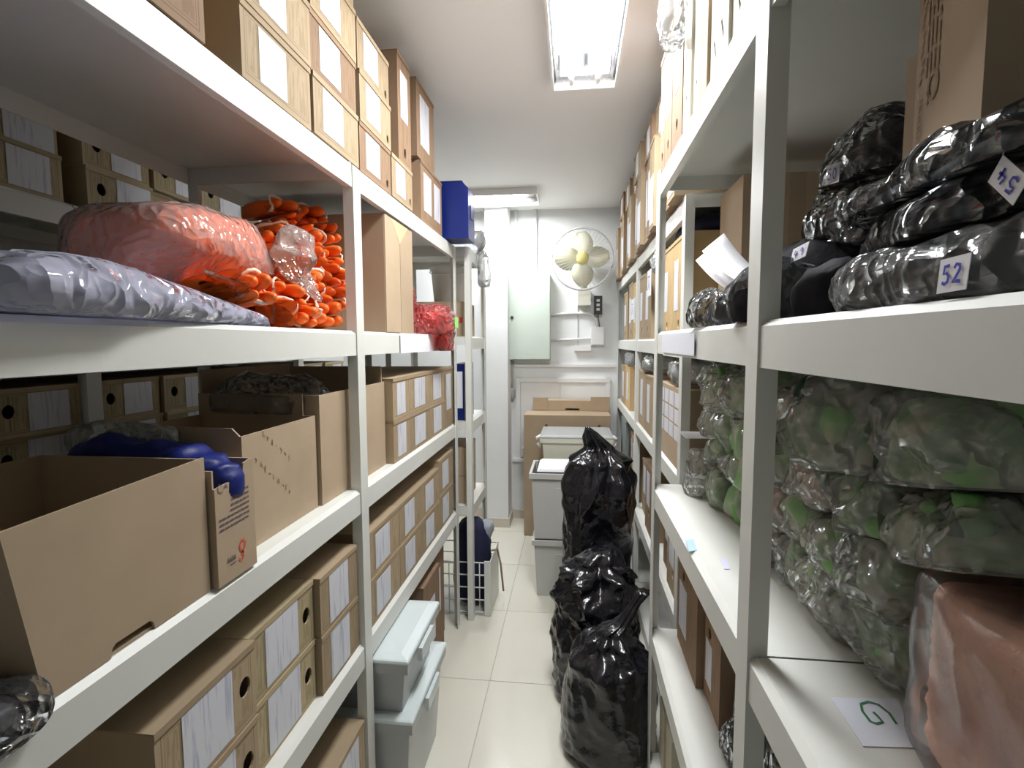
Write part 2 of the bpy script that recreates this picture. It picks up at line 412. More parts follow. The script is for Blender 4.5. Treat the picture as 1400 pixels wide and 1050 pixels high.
ceiling_lamp(-.092, .167, 1.03, 2.235, 'y', LAMP_W, 'bright twin-tube silver reflector lamp over the aisle')
ceiling_lamp(-.86, -.255, 3.70, 4.02, 'x', LAMP_W*.75, 'silver reflector lamp on the ceiling before the fan wall')

# ------------------------------------------------------------------ shelving
def shelf(mb, xf, s, depth, y0, y1, up, lip=.068):
    """folded steel shelf: top sheet, chamfered front edge, lip with a return, back and end lips"""
    t = .0025
    prof = [(0,-.009),(0,-lip),(.018,-lip),(.018,-lip+t),(t,-lip+t),(t,-.010),(.013,-t),(depth-t,-t),(depth-t,-.045),(depth,-.045),(depth,0),(.011,0)]
    poly = [(xf+s*a, up+b) for a, b in prof]
    mb.prism(poly, 1, y0, y1)
    for y in (y0, y1-t): mb.box(xf+s*.004, xf+s*(depth-.004), y, y+t, up-.045, up-t*.5)
def post(mb, xf, s, y, dirn, z1, wy=.05, wx=.026, t=.003):
    """steel angle: wide flange on the aisle side, narrow flange turned inwards; dirn +1: turned at its near edge"""
    x = xf-s*t
    ya, yb = (y, y+wy)
    mb.box(x, x+s*t, ya, yb, 0, z1)
    yy = ya if dirn > 0 else yb-t
    mb.box(x+s*t, x+s*(t+wx), yy, yy+t, 0, z1)
def rack(label, xf, s, depth, frames, levels, top, near=1):
    """frames: y of each row of posts; levels: heights of the shelf tops for each bay"""
    r = thing('shelving_rack', (xf+s*depth/2, (frames[0]+frames[-1])/2, 0), label, 'shelving rack')
    for i, y in enumerate(frames):
        last = i == len(frames)-1
        ya = y-.05 if last else y
        mb = MB(); post(mb, xf, s, ya, -1 if last else 1, top[min(i, len(top)-1)]); mb.build('post', WHITE, r)
        mb = MB(); post(mb, xf+s*depth, -s, ya, -1 if last else 1, top[min(i, len(top)-1)]); mb.build('post', WHITE, r)
    for i in range(len(frames)-1):
        a, b = frames[i]+.004, frames[i+1]-(.004 if i == len(frames)-2 else .001)
        for z in levels[min(i, len(levels)-1)]:
            mb = MB(); shelf(mb, xf, s, depth, a, b, z); mb.build('shelf', WHITE, r)
    return r
XL, XR1, XR2, XL3, XB = -.594, .265, .36, -.53, -1.45
LT, L2, L3, L4, L5 = 1.985, 1.532, 1.085, .63, .12
RT, R2, R3, R4, R5 = 2.02, 1.53, 1.028, .53, .08
QT, Q2, Q3, Q4, Q5 = 1.975, 1.512, 1.04, .535, .08
rack('long white rack holding open cartons and orange gloves', XL, -1, .475, [.05, 1.383, 2.62], [[LT, L2, L3, L4, L5], [LT, L2, L3, L4]], [1.975])
rack('white rack holding black garments and green glove bags', XR1, 1, .47, [-.14, .785, 1.75], [[RT, R2, R3, R4, R5]], [RT+.01, 2.4, RT+.01])
rack('white rack set back behind the black refuse sacks', XR2, 1, .46, [1.775, 3.05, 4.325], [[QT, Q2, Q3, Q4, Q5]], [QT-.003])
rack('short white rack standing beside the wall column', XL3, -1, .45, [2.66, 3.14], [[LT, 1.53, 1.085, .63]], [LT-.003])
rack('white rack seen behind the orange gloves', XB, -1, .45, [.30, 1.40, 2.62, 3.36], [[1.905, 1.478, .985, .55, .1]], [1.85])

# ------------------------------------------------------------------ archive boxes
AB = {}
def abox_mesh(w_, h, d, hole, m):
    key = (w_, h, d, hole, m.name)
    if key in AB: return AB[key]
    bm = bmesh.new(); ua = bm.loops.layers.uv.new('lowleft'); ub = bm.loops.layers.uv.new('topright')
    def V(x, y, z): return bm.verts.new((x, y, z))
    f4 = [V(0,-w_/2,0), V(0,w_/2,0), V(0,w_/2,h), V(0,-w_/2,h)]; b4 = [V(-d,-w_/2,0), V(-d,w_/2,0), V(-d,w_/2,h), V(-d,-w_/2,h)]
    for a in range(4):
        b = (a+1) % 4; bm.faces.new((f4[b], f4[a], b4[a], b4[b]))
    bm.faces.new(b4[::-1])
    if hole:
        cy, cz, r = -w_/2+w_*hole[0], h*hole[1], hole[2]
        ring = [V(0, cy+r*math.cos(2*math.pi*i/14), cz+r*(1.15 if r > .012 else 1.4)*math.sin(2*math.pi*i/14)) for i in range(14)]
        ed = [bm.edges.new((f4[i], f4[(i+1) % 4])) if not bm.edges.get((f4[i], f4[(i+1) % 4])) else bm.edges.get((f4[i], f4[(i+1) % 4])) for i in range(4)]
        ed += [bm.edges.new((ring[i], ring[(i+1) % 14])) for i in range(14)]
        bmesh.ops.triangle_fill(bm, use_beauty=True, edges=ed)
        inn = [V(-.004, v.co.y, v.co.z) for v in ring]
        for i in range(14): bm.faces.new((ring[i], ring[(i+1) % 14], inn[(i+1) % 14], inn[i]))
    else: bm.faces.new(f4)
    bmesh.ops.recalc_face_normals(bm, faces=bm.faces)
    for f in bm.faces:
        fr = all(abs(v.co.x) < 1e-6 for v in f.verts)
        for l in f.loops:
            l[ua].uv = (l.vert.co.y+w_/2, l.vert.co.z) if fr else (-1, -1)
            l[ub].uv = (w_/2-l.vert.co.y, h-l.vert.co.z) if fr else (-1, -1)
    me = bpy.data.meshes.new('body'); bm.to_mesh(me); bm.free(); me.materials.append(m); AB[key] = me
    return me
def lid_mesh(w_, h, d, m):
    key = ('lid', w_, h, d, m.name)
    if key not in AB:
        AB[key] = MB().box(-d-.001, .0022, -w_/2-.0015, w_/2+.0015, h, h+.0025).box(.0002, .0022, -w_/2-.0015, w_/2+.0015, h-.010, h).mesh('lid', m)
    return AB[key]
def label_mesh(w_, h, spec, m):
    key = ('lab', w_, h, spec, m.name)
    if key not in AB:
        u0, u1, v0, v1 = spec; y0, y1 = -w_/2+w_*u0, -w_/2+w_*u1
        AB[key] = MB().box(.0001, .0011, y0, y1, h*v0, h*v1).mesh('paper_label', m)
    return AB[key]
FL_HOLE = (.87, .52, .0165); FL_LAB = (.30, .76, .08, .90)
def abox(front, s, w_, h, d, label, group=None, hole=None, lab=None, m=None, lid=True, tilt=0, lm=None):
    """front: bottom middle of the face on the aisle; s = +1 faces +x, -1 faces -x"""
    m = m or ARCH
    t = thing('archive_box', front, label, 'archive box', group, rz=(0 if s > 0 else math.pi)+tilt)
    link('body', abox_mesh(w_, h, d, hole, m), t)
    if lid: link('lid', lid_mesh(w_, h, d, m), t)
    for q in ([lab] if lab and not isinstance(lab[0], tuple) else (lab or [])): link('paper_label', label_mesh(w_, h, q, lm or PAPER), t)
    return t
ORD = ['first', 'second', 'third', 'fourth', 'fifth', 'sixth', 'seventh', 'eighth', 'ninth', 'tenth', 'eleventh', 'twelfth', 'thirteenth', 'fourteenth', 'fifteenth', 'sixteenth', 'seventeenth', 'eighteenth', 'nineteenth', 'twentieth']
ROW = ['bottom', 'second', 'third', 'top']
H = .136

# --- top of the glove rack
g = 'archive boxes along the top of the glove rack'
cols = [(.575, .828, 4), (.93, 1.183, 4), (1.19, 1.443, 4), (1.462, 1.712, 3), (1.716, 1.935, 1)]
for ci, (a, b, n) in enumerate(cols):
    for r in range(n):
        abox((XL-.004-.004*((ci+r) % 2), (a+b)/2, LT+.0005+r*(H+.003)), 1, round(b-a, 3), H, .36,
             f'brown archive box atop glove rack, {ROW[r]} row, {ORD[len(cols)-1-ci]} column from the upright brown box',
             g, (.88, .2, .009) if ci > 2 else None, (.22, .60, .12, .86) if ci < 2 else (.18, .62, .14, .9), ARCHB if (ci+r) % 3 == 0 else ARCH)
abox((XL-.004, 1.86, LT+H+.004), 1, .14, .36, .25, 'brown archive box standing upright on a flat one atop the glove rack', None, (.5, .12, .012), (.2, .75, .42, .86), ARCHB)
abox((XL-.01, 2.235, LT+.0005), 1, .33, .235, .36, 'large brown archive box beside the blue box file', None, None, ((.12, .46, .2, .85), (.6, .9, .2, .85)), ARCHB)
abox((XL-.012, 2.16, LT+.239), 1, .25, .29, .25, 'tall brown archive box on top of the large one by the blue box file', None, None, (.18, .7, .2, .86), ARCHB)
boxg = thing('carton', (XL-.12, .88, LT), 'dark brown carton recessed between archive boxes atop the glove rack', 'carton')
boxmesh('body', (XL-.40, XL-.10, .832, .926, LT+.0005, LT+.4), KRAFTD, boxg)
boxmesh('tape', (XL-.0999, XL-.0994, .87, .89, LT+.001, LT+.4), KRAFT, boxg)

# blue box file, bevelled top
t = thing('box_file', (-.66, 2.56, LT), 'dark blue plastic box file at the end of the glove rack top', 'box file')
mb = MB(); x0, x1, y0, y1, z0, z1 = -.82, -.49, 2.45, 2.60, LT+.0005, 2.245
mb.prism([(x0,z0),(x1,z0),(x1,z1-.03),(x1-.03,z1),(x0,z1)], 1, y0, y1); mb.build('body', BLUEBOX, t)
boxmesh('lid', (x0, x1-.028, y0-.002, y1+.002, z1, z1+.003), BLUEBOX, t)
boxmesh('closing_tab', (x1, x1+.003, y0+.05, y1-.05, z0+.10, z0+.16), BLUEBOX, t)

# --- shelf beside the open cartons (second bay)
g = 'archive boxes beside the open cartons'
ys = [(1.70, 1.872), (1.876, 2.150), (2.154, 2.404)]
for ci, (a, b) in enumerate(ys):
    for r in range(2):
        abox((XL-.012, (a+b)/2, L3+.0005+r*.147), 1, round(b-a, 3), .143, .36, f'tan archive box beside the open cartons, {ROW[r] if r == 0 else "upper"} row, {ORD[ci]} column from them',
             g, None, (.24, .76, .10, .88), ARCH)
abox((XL-.012, 2.50, L3+.0005), 1, .17, .29, .34, 'tall narrow archive box ending the row beside the open cartons', None, None, (.2, .75, .3, .9), ARCH)

# --- shelf below the open cartons
g = 'archive boxes below the open cartons'
for ci, (a, b) in enumerate([(.40, .652), (.655, .897), (.902, 1.155), (1.16, 1.378)]):
    for r in range(1 if ci == 0 else 2):
        abox((XL-(.03 if ci == 2 else .014), (a+b)/2, L4+.0005+r*(.150)), 1, round(b-a, 3), .146, .36, f'tan archive box under the open cartons, {"lower" if r == 0 else "upper"} row, {ORD[3-ci]} column from the middle post',
             g, FL_HOLE if ci < 3 else None, (.22, .72, .06, .92) if ci else FL_LAB, ARCHG if ci in (0, 2) else ARCH)
# --- bottom shelf of that bay
for r in range(2):
    abox((XL-.005, 1.22+.02*r, L5+.0005+r*.143), 1, .27, .14, .36, f'tan archive box on the lowest shelf beside clear bins, {"lower" if r == 0 else "upper"} of two', 'lowest shelf boxes', None, (.45, .85, .1, .9), ARCH)
for r in range(2):
    abox((XL-.05, .94, L5+.0005+r*.143), 1, .26, .14, .34, f'olive archive box on the lowest shelf behind the tan pair, {"lower" if r == 0 else "upper"} of two', 'lowest shelf boxes', None, (.3, .7, .1, .9), ARCHG)
# --- shelf above the clear bins
g = 'archive boxes above the clear bins'
for ci, (a, b) in enumerate([(1.45, 1.735), (1.74, 2.0), (2.004, 2.285), (2.289, 2.56)]):
    for r in range(2):
        abox((XL-.012, (a+b)/2, L4+.0005+r*(.150 if ci < 3 else .165)), 1, round(b-a, 3), .146 if ci < 3 else .16, .36, f'tan archive box above the clear bins, {"lower" if r == 0 else "upper"} row, {ORD[ci]} column from middle post',
             g, None, (.22, .66, .10, .86), ARCH)
# --- tall cartons behind the clear bins
for i, (a, b, h, x) in enumerate([(1.99, 2.24, .50, -.60), (2.245, 2.43, .53, -.63), (2.435, 2.56, .50, -.66)]):
    abox((x, (a+b)/2, .0005), 1, round(b-a, 3), h, .3, f'tall brown carton on the floor behind clear bins, {ORD[i]} from the bins', 'floor cartons', None, (.2, .7, .4, .8) if i < 2 else None, ARCHB)

# --- rack behind the gloves
g = 'archive boxes on the rack behind the gloves'
k = 0
for lvl, nrow, nm in ((1.905, 3, 'top'), (1.478, 2, 'upper middle'), (.985, 3, 'middle')):
    for ci, y in enumerate((.735, 1.0, 1.265, 1.585, 1.847, 2.11, 2.37, 2.80, 3.07)):
        for r in range(nrow):
            if lvl == 1.478 and r > 0 and ci % 3 == 1: continue
            abox((XB-.012-.008*((ci*2+r) % 3), y, lvl+.0005+r*.1325), 1, .25, .1295, .36,
                 f'pale archive box on rear rack {nm} shelf, {["lower", "middle", "upper"][r]} row, {ORD[8-ci]} from far end', g,
                 (.2, .55, .0165), (.40, .86, .1, .9) if (ci+r) % 3 else (.42, .96, .02, .96), ARCHG)

def slot_box(name, dims, axis, slots, m, parent):
    """hollow box whose face on the low side of the axis has real openings; slots: lists of points in the two other axes"""
    x0, x1, y0, y1, z0, z1 = dims; lo, hi = ((x0, x1), (y0, y1))[axis]; o = parent.location
    a0, a1 = ((y0, y1), (x0, x1))[axis]; bm = bmesh.new()
    def V(p, d):
        q = [p[0], p[1]]; q.insert(axis, d); return bm.verts.new((q[0]-o[0], q[1]-o[1], q[2]-o[2]))
    rect = [(a0, z0), (a1, z0), (a1, z1), (a0, z1)]
    f, b = [V(p, lo) for p in rect], [V(p, hi) for p in rect]
    for i in range(4): bm.faces.new((f[i], f[(i+1) % 4], b[(i+1) % 4], b[i]))
    bm.faces.new(b); ed = [bm.edges.get((f[i], f[(i+1) % 4])) for i in range(4)]
    for sl in slots:
        r = [V(p, lo) for p in sl]; k = [V(p, lo+.004) for p in sl]; n = len(sl)
        ed += [bm.edges.new((r[i], r[(i+1) % n])) for i in range(n)]
        for i in range(n): bm.faces.new((r[i], r[(i+1) % n], k[(i+1) % n], k[i]))
    bmesh.ops.triangle_fill(bm, use_beauty=True, edges=ed); bmesh.ops.recalc_face_normals(bm, faces=bm.faces)
    me = bpy.data.meshes.new(name); bm.to_mesh(me); bm.free(); me.materials.append(m)
    return link(name, me, parent)
# ------------------------------------------------------------------ open cartons on the glove rack
def carton(x0, x1, y0, y1, z0, z1, label, group=None, m=None, open_=True, front_poly=None, splay=0):
    m = m or KRAFT
    t = thing('carton' if not open_ else 'open_carton', ((x0+x1)/2, (y0+y1)/2, z0), label, 'carton', group)
    e = .004; mb = MB()
    if not open_:
        mb.box(x0, x1, y0, y1, z0, z1)
    else:
        if front_poly: mb.prism(front_poly, 0, x1-e, x1)
        else: mb.box(x1-e, x1, y0, y1, z0, z1)
        mb.box(x0, x0+e, y0, y1, z0, z1); mb.prism([(y0, z0), (y0+e, z0), (y0+e-splay, z1), (y0-splay, z1)], 0, x0, x1-e); mb.box(x0+e, x1-e, y1-e, y1, z0, z1).box(x0+e, x1-e, y0+e, y1-e, z0, z0+e)
    mb.build('body', m, t)
    return t
def stroke(parent, name, pts2, plane, m, wid):
    """pen strokes; plane(u, v) gives the point, plane.n its normal"""
    mb = MB()
    for pl in pts2: mb.ribbon([plane(u, v) for u, v in pl], wid, plane.n)
    return mb.build(name, m, parent)
class Plane:
    def __init__(s, o, u, v): s.o, s.u, s.v = Vector(o), Vector(u), Vector(v); s.n = s.u.cross(s.v).normalized()
    def __call__(s, a, b): return s.o + s.u*a + s.v*b + s.n*.0007

# A: big empty carton with a hand slot at its foot
z0 = L3+.0006; ya, yb = .505, .782; fx = -.603
n0, n1 = A(152, 895, X=fx).y, A(212, 855, X=fx).y
fp = [(ya, z0), (n0, z0), (n0+.002, z0+.011), (n0+.008, z0+.016), (n1-.008, z0+.016), (n1-.002, z0+.011), (n1, z0), (yb, z0), (yb, 1.312), (ya-.034, 1.300)]
tA = carton(-.905, fx, ya, yb, z0, 1.31, 'large empty open carton with a hand slot at its foot', None, KRAFT, True, fp, .034)
# B: carton with printing and a red emblem
bx = -.592
fp = [(.788, z0), (.895, z0), (.895, 1.288), (.868, 1.283), (.862, 1.262), (.788, 1.256)]
tB = carton(-.88, bx, .788, .895, z0, 1.287, 'open carton with grey print and red emblem, blue plastic spilling out', None, KRAFT, True, fp)
P = Plane((bx, .79, z0), (0, 1, 0), (0, 0, 1))
r2 = random.Random(3); lines = []
for i in range(7):
    v = .150-.009*i; a = .028 + .006*(6-i)*.4 if i < 4 else .006; u = a
    while u < .086:
        l = r2.uniform(.004, .013); lines.append([(u, v+u*.02), (min(u+l, .088), v+min(u+l, .088)*.02)]); u += l+.002
stroke(tB, 'printed_text', lines, P, INKD, .0036)
stroke(tB, 'emblem', [[(.052, .030), (.058, .024), (.065, .027), (.066, .036), (.058, .044), (.056, .052), (.062, .060), (.070, .058)], [(.060, .034), (.070, .046), (.072, .056)]], P, INKR, .005)
stroke(tB, 'emblem_lettering', [[(.022+.006*i, .034), (.024+.006*i, .043), (.026+.006*i, .034)] for i in range(4)] + [[(.028, .028), (.044, .029)]], P, INKD, .0022)
stroke(tB, 'handwriting', [[(.016, .172), (.010, .177), (.006, .172), (.007, .164), (.014, .161), (.019, .163)], [(.021, .166), (.026, .174), (.030, .165)], [(.024, .168), (.029, .169)]], P, INKD, .0016)
pb = tag(pillow_ob('plastic_bag', (.15, .040, .046), BLUEP, None, (-.745, .848, 1.245), (.0, .14, .02), amp=.013, freq=17, seed=4, flat=-.6, nu=80, nv=44),
         'royal blue plastic bag bulging out of the printed carton', 'plastic bag')
tag(pillow_ob('plastic_bag', (.10, .03, .035), FILMM, None, (-.86, .895, 1.2895), (0, 0, .1), amp=.012, freq=11, seed=9, flat=-.6),
    'crumpled clear plastic bag behind the royal blue bag', 'plastic bag')
# C: carton with handwriting
cx = -.640
tC = carton(-.95, cx, .935, 1.228, z0, 1.318, 'open carton with faint handwriting, torn rim and raised far flap', None, KRAFT, True)
boxmesh('flap', (-.95, cx-.03, 1.223, 1.228, 1.318, 1.372), KRAFT, tC)
mb = MB().prism([(-.95, 1.318), (cx-.004, 1.318), (cx-.02, 1.334), (-.90, 1.336)], 1, .935, .939); mb.build('flap', KRAFT, tC)
P = Plane((cx, .94, z0), (0, 1, 0), (0, 0, 1)); r2 = random.Random(8); hw = []
for (u0, v0, n) in ((.07, .225, 7), (.04, .175, 9)):
    for i in range(n):
        u, v = u0+.015*i, v0-.012*i
        hw.append([(u+r2.uniform(-.005, .005), v+r2.uniform(-.008, .008)) for _ in range(4)])
stroke(tC, 'handwriting', hw, P, mat('faint_ink', srgb(140, 118, 96), .8), .0022)
# D: long carton
tD = carton(-.96, -.632, 1.236, 1.69, z0, 1.368, 'long open carton passing behind the middle post', None, KRAFT, True)
boxmesh('flap', (-.955, -.64, 1.684, 1.69, 1.368, 1.42), KRAFT, tD)
boxmesh('flap', (-.965, -.959, 1.25, 1.68, 1.368, 1.43), KRAFT, tD)
tag(pillow_ob('plastic_sheet', (.14, .10, .045), FILMG, None, (-.79, 1.30, 1.335), (.1, .05, .2), amp=.02, freq=8, seed=12, flat=-.3),
    'grey clear plastic sheeting heaped on the long open carton', 'plastic sheet')
# dark packets at the near end of that shelf
t = thing('packet', (-.645, .44, L3), 'dark film-wrapped packet overhanging the shelf beside the empty carton', 'packet')
pillow_ob('contents', (.06, .05, .022), mat('dark_packet', srgb(38, 42, 52), .3, bump=.3, bscale=20), t, (0, -.005, .001), (0, 0, .15), amp=.008, seed=2)
pillow_ob('wrapper', (.07, .06, .026), FILMG, t, (.012, -.003, .0015), (0, 0, .15), amp=.008, seed=3)
t = thing('packet', (-.71, .462, L3+.04), 'small orange packet lying on the dark packet beside the empty carton', 'packet')
pillow_ob('contents', (.03, .025, .035), ORANGEB, t, (0, 0, 0), amp=.006, seed=6, flat=-.9)

# ------------------------------------------------------------------ glove shelf
# carton standing past the middle post
t = carton(-1.02, -.605, 1.645, 1.935, L2+.0006, 1.912, 'closed tall kraft carton on the glove shelf beyond the middle post', None, KRAFT, False)
boxmesh('flap', (-.605, -.6015, 1.647, 1.79, L2+.002, 1.911), KRAFT, t); boxmesh('flap', (-.605, -.6015, 1.794, 1.933, L2+.002, 1.911), KRAFT, t)
mb = MB().prism([(1.70, 1.911), (1.79, 1.84), (1.88, 1.911)], 0, -.6014, -.6008); mb.build('tape', mat('kraft_tape', srgb(200, 178, 142), .4), t)
# lilac film bag lying flat with a navy garment
t = thing('plastic_bag', (-.70, .78, L2), 'flat lilac plastic bag with navy cloth hanging over the shelf edge', 'plastic bag')
lf = pillow_ob('film', (.115, .335, .044), FILML, t, (.0, .0, .0015), (.0, 0, .16), amp=.008, freq=13, seed=21, flat=-.7, nu=96, nv=44, e1=.8, e2=.35)
for v in lf.data.vertices:
    k = max(0, min(1, (v.co.y+.15)/.45)); v.co.z *= 1-.72*k
pillow_ob('garment', (.085, .15, .030), NAVY, t, (.0, -.19, .006), (0, 0, .16), amp=.008, freq=8, seed=22, flat=-.7)
tag(pillow_ob('plastic_bag', (.10, .16, .04), mat('lavender_cloth', srgb(150, 150, 186), .6, bump=.3, bscale=10), None, (-.86, .70, L2+.001), (0, 0, .1), amp=.008, seed=25, flat=-.7),
    'folded lavender cloth behind the flat lilac bag', 'cloth')
# orange glove sack
t = thing('glove_sack', (-.80, 1.03, L2+.05), 'large clear sack packed with orange gloves on the flat lilac bag', 'sack')
pillow_ob('gloves', (.112, .19, .098), ORANGEB, t, (0, 0, .006), (.06, -.12, .06), amp=.009, freq=11, seed=31, flat=-.75, nu=72, nv=44, e1=.5, e2=.45)
pillow_ob('film', (.126, .212, .106), FILMP, t, (.004, .004, 0), (.06, -.12, .06), amp=.006, freq=16, seed=32, flat=-.75, nu=90, nv=56, e1=.5, e2=.45)
pillow_ob('film_tail', (.045, .06, .10), FILMP, t, (.08, .225, .012), (.35, .1, .5), amp=.03, freq=16, seed=33, flat=-.6, nu=64, nv=40)
mb = MB().box(-.035, .035, -.028, .028, 0, .0012); lb = mb.build('paper_label', PAPER, t, local=True); lb.location = (.035, -.03, .197); lb.rotation_euler = (.05, .25, .3)
# gloves: fingertips and cotton cuffs, several shapes copied
def glove_meshes(seed):
    r = random.Random(seed); mb = MB()
    spots = [(-.026, -.012), (-.004, -.015), (.019, -.011), (-.014, .011), (.010, .012)]
    for (y, z) in spots:
        ln = r.uniform(.035, .055); rr = r.uniform(.0105, .0135); dy, dz = r.uniform(-.006, .006), r.uniform(-.005, .005)
        pr = [(0, .7), (.45, 1.0), (.78, .98), (.92, .72), (.985, .4), (1.0, .12)]
        mb.tube([(-.03+(ln+.03)*q, y+dy*q, z+dz*q) for q, _ in pr], [rr*k for _, k in pr], 9)
    vs, fs = pillow((.045, .034, .026), e1=.6, e2=.6, amp=.004, freq=22, seed=seed, nu=20, nv=10, flat=-.95)
    mb.add([(v.x-.045, v.y, v.z-.025) for v in vs], fs)
    a = mb.mesh('rubber_palm', ORANGE, True)
    mb = MB(); n = 22; ph = r.uniform(0, 6); c = r.uniform(-.2, .2)
    path = []
    for i in range(n):
        q = 2*math.pi*i/n; k = 1+.22*math.sin(3*q+ph)
        path.append((.012+.012*math.sin(2*q+ph), .034*k*math.cos(q)+c*.02, .024*k*math.sin(q)+.004))
    mb.tube(path, [.0022+.0018*abs(math.sin(1.5*2*math.pi*i/n)) for i in range(n)], 6, closed=True)
    return a, mb.mesh('cotton_cuff', CUFF, True)
GM = [glove_meshes(i) for i in range(5)]
spots = [(448, 434, -.66), (412, 436, -.65), (376, 424, -.635), (354, 396, -.63), (396, 402, -.66), (452, 405, -.68), (427, 383, -.68), (455, 375, -.69),
         (393, 372, -.69), (430, 352, -.70), (452, 352, -.71), (422, 322, -.72), (450, 318, -.73), (405, 300, -.75), (432, 296, -.75), (405, 345, -.72), (322, 410, -.63), (372, 352, -.72), (385, 322, -.74), (392, 288, -.77)]
for i, (px, py, X) in enumerate(spots):
    p = A(px, py, X=X); p.z = max(p.z, L2+.045); p.x -= .025
    t = thing('rubber_glove', p-Vector((0, 0, .039)), f'bunched pair of orange rubber gloves with pale cuff, {"bottom" if py > 410 else "middle" if py > 340 else "top"} of the loose stack', 'glove', 'loose orange gloves', rot=(rnd.uniform(-.4, .4), rnd.uniform(-.1, .1), -.45+rnd.uniform(-.12, .12)))
    a, b = GM[i % 5]; t.scale = (1.25, 1.25, 1.25)
    link('rubber_palm', a, t, (0, 0, .029)); link('cotton_cuff', b, t, (0, 0, .029))
# red bags and small things at the far end of the glove shelf
def bag(label, loc, size, m, rot=(0, 0, 0), amp=.02, freq=10, seed=0, inner=None, group=None, cat='plastic bag', name='plastic_bag', flat=-.7, e=(.75, .75), nu=44, nv=26, extra=None):
    t = thing(name, loc, label, cat, group, rot=rot)
    pillow_ob('film', size, m, t, amp=amp, freq=freq, seed=seed, flat=flat, e1=e[0], e2=e[1], nu=nu, nv=nv)
    for q in inner or []:
        sz, im, off = q; pillow_ob('contents', sz, im, t, off, amp=amp*.5, freq=freq*1.2, seed=seed+1, flat=flat, nu=26, nv=16)
    return t
t = bag('red crinkled plastic bag with a lime paper hanging over the shelf edge', (-.63, 2.20, L2+.001), (.095, .09, .065), REDF, (0, 0, .2), .026, 16, 41, [((.055, .07, .05), REDP, (-.01, 0, .02))], nu=64, nv=40)
q = boxmesh('lime_paper', (-.490, -.488, 2.12, 2.18, 1.56, 1.605), LIME); q.parent = t; q.location = (0, .02, 0); q.matrix_parent_inverse = (Matrix.Translation(t.location) @ Matrix.Rotation(.2, 4, 'Z')).inverted()
bag('red-tinted clear film hanging down the shelf lip below the red bag', (-.553, 2.24, 1.462), (.03, .075, .07), REDF, (0, 0, .1), .014, 16, 42)
bag('wine red bag stacked against the tall kraft carton', (-.75, 2.03, L2+.001), (.11, .06, .15), REDF, (0, 0, 0), .022, 16, 43, [((.10, .075, .13), WINE, (0, 0, .004))], nu=64, nv=40)
boxmesh('hanging_sheet', (XL+.0035, XL+.0045, A(546, 468, X=XL).y, A(611, 468, X=XL).y, 1.462, 1.532), PLAIN)
tag(bpy.data.objects['hanging_sheet'], 'white card taped to the shelf lip under the red bag', 'card')

# ------------------------------------------------------------------ storage bins
def bin_(x0, x1, y0, y1, z0, z1, m, lidm, label, lid=True, group=None, taper=.03, rim=.02):
    t = thing('storage_bin', ((x0+x1)/2, (y0+y1)/2, z0), label, 'storage bin', group)
    def ring(k, z): return [(x0+k, y0+k, z), (x1-k, y0+k, z), (x1-k, y1-k, z), (x0+k, y1-k, z)]
    zt = z1-(.02 if lid else 0); mb = MB()
    v = ring(taper, z0) + ring(.012, zt) + ring(.016, zt) + ring(taper+.004, z0+.004)
    f = [(0, 3, 2, 1)] + [(i, (i+1) % 4, 4+(i+1) % 4, 4+i) for i in range(4)] + [(4+i, 4+(i+1) % 4, 8+(i+1) % 4, 8+i) for i in range(4)] + [(8+i, 8+(i+1) % 4, 12+(i+1) % 4, 12+i) for i in range(4)] + [(12, 13, 14, 15)]
    mb.add(v, f)
    ob = mb.build('body', m, t)
    bv = ob.modifiers.new('soft', 'BEVEL'); bv.width = .012; bv.segments = 2; bv.limit_method = 'ANGLE'; bv.angle_limit = .6
    mb = MB().box(x0, x1, y0, y0+.012, zt-.03, zt).box(x0, x1, y1-.012, y1, zt-.03, zt).box(x0, x0+.012, y0+.012, y1-.012, zt-.03, zt).box(x1-.012, x1, y0+.012, y1-.012, zt-.03, zt)
    mb.build('rim', m, t)
    if lid:
        mb = MB(); k = .03
        v = [(x0-.004, y0-.004, zt), (x1+.004, y0-.004, zt), (x1+.004, y1+.004, zt), (x0-.004, y1+.004, zt)]
        v2 = [(a, b, zt+.014) for a, b, _ in v]; v3 = [(x0+k, y0+k, zt+.02), (x1-k, y0+k, zt+.02), (x1-k, y1-k, zt+.02), (x0+k, y1-k, zt+.02)]
        mb.add(v+v2+v3, [(0, 3, 2, 1)] + [(i, (i+1) % 4, 4+(i+1) % 4, 4+i) for i in range(4)] + [(4+i, 4+(i+1) % 4, 8+(i+1) % 4, 8+i) for i in range(4)] + [(8, 9, 10, 11)])
        ob = mb.build('lid', lidm, t)
        bv = ob.modifiers.new('soft', 'BEVEL'); bv.width = .010; bv.segments = 2; bv.limit_method = 'ANGLE'; bv.angle_limit = .6
    for xx in (x1+.004, ):
        mb = MB().box(xx-.006, xx+.008, (y0+y1)/2-.07, (y0+y1)/2+.07, zt-.055, zt-.012); mb.build('handle', lidm, ob)
    return t
bin_(-.86, -.488, 1.445, 1.81, .362, .553, CLEARBIN, mat('pale_lid', srgb(206, 216, 216), .3), 'small clear lidded bin stacked on the larger clear bin')
t = bin_(-.89, -.478, 1.445, 1.87, .0005, .362, CLEARBIN, mat('pale_lid', srgb(206, 216, 216), .3), 'large clear lidded bin on the floor under the rack', taper=.035)
pillow_ob('contents', (.14, .16, .11), mat('grey_cloth', srgb(120, 122, 120), .8), t, (0, 0, .006), amp=.02, freq=9, seed=51, flat=-.8)
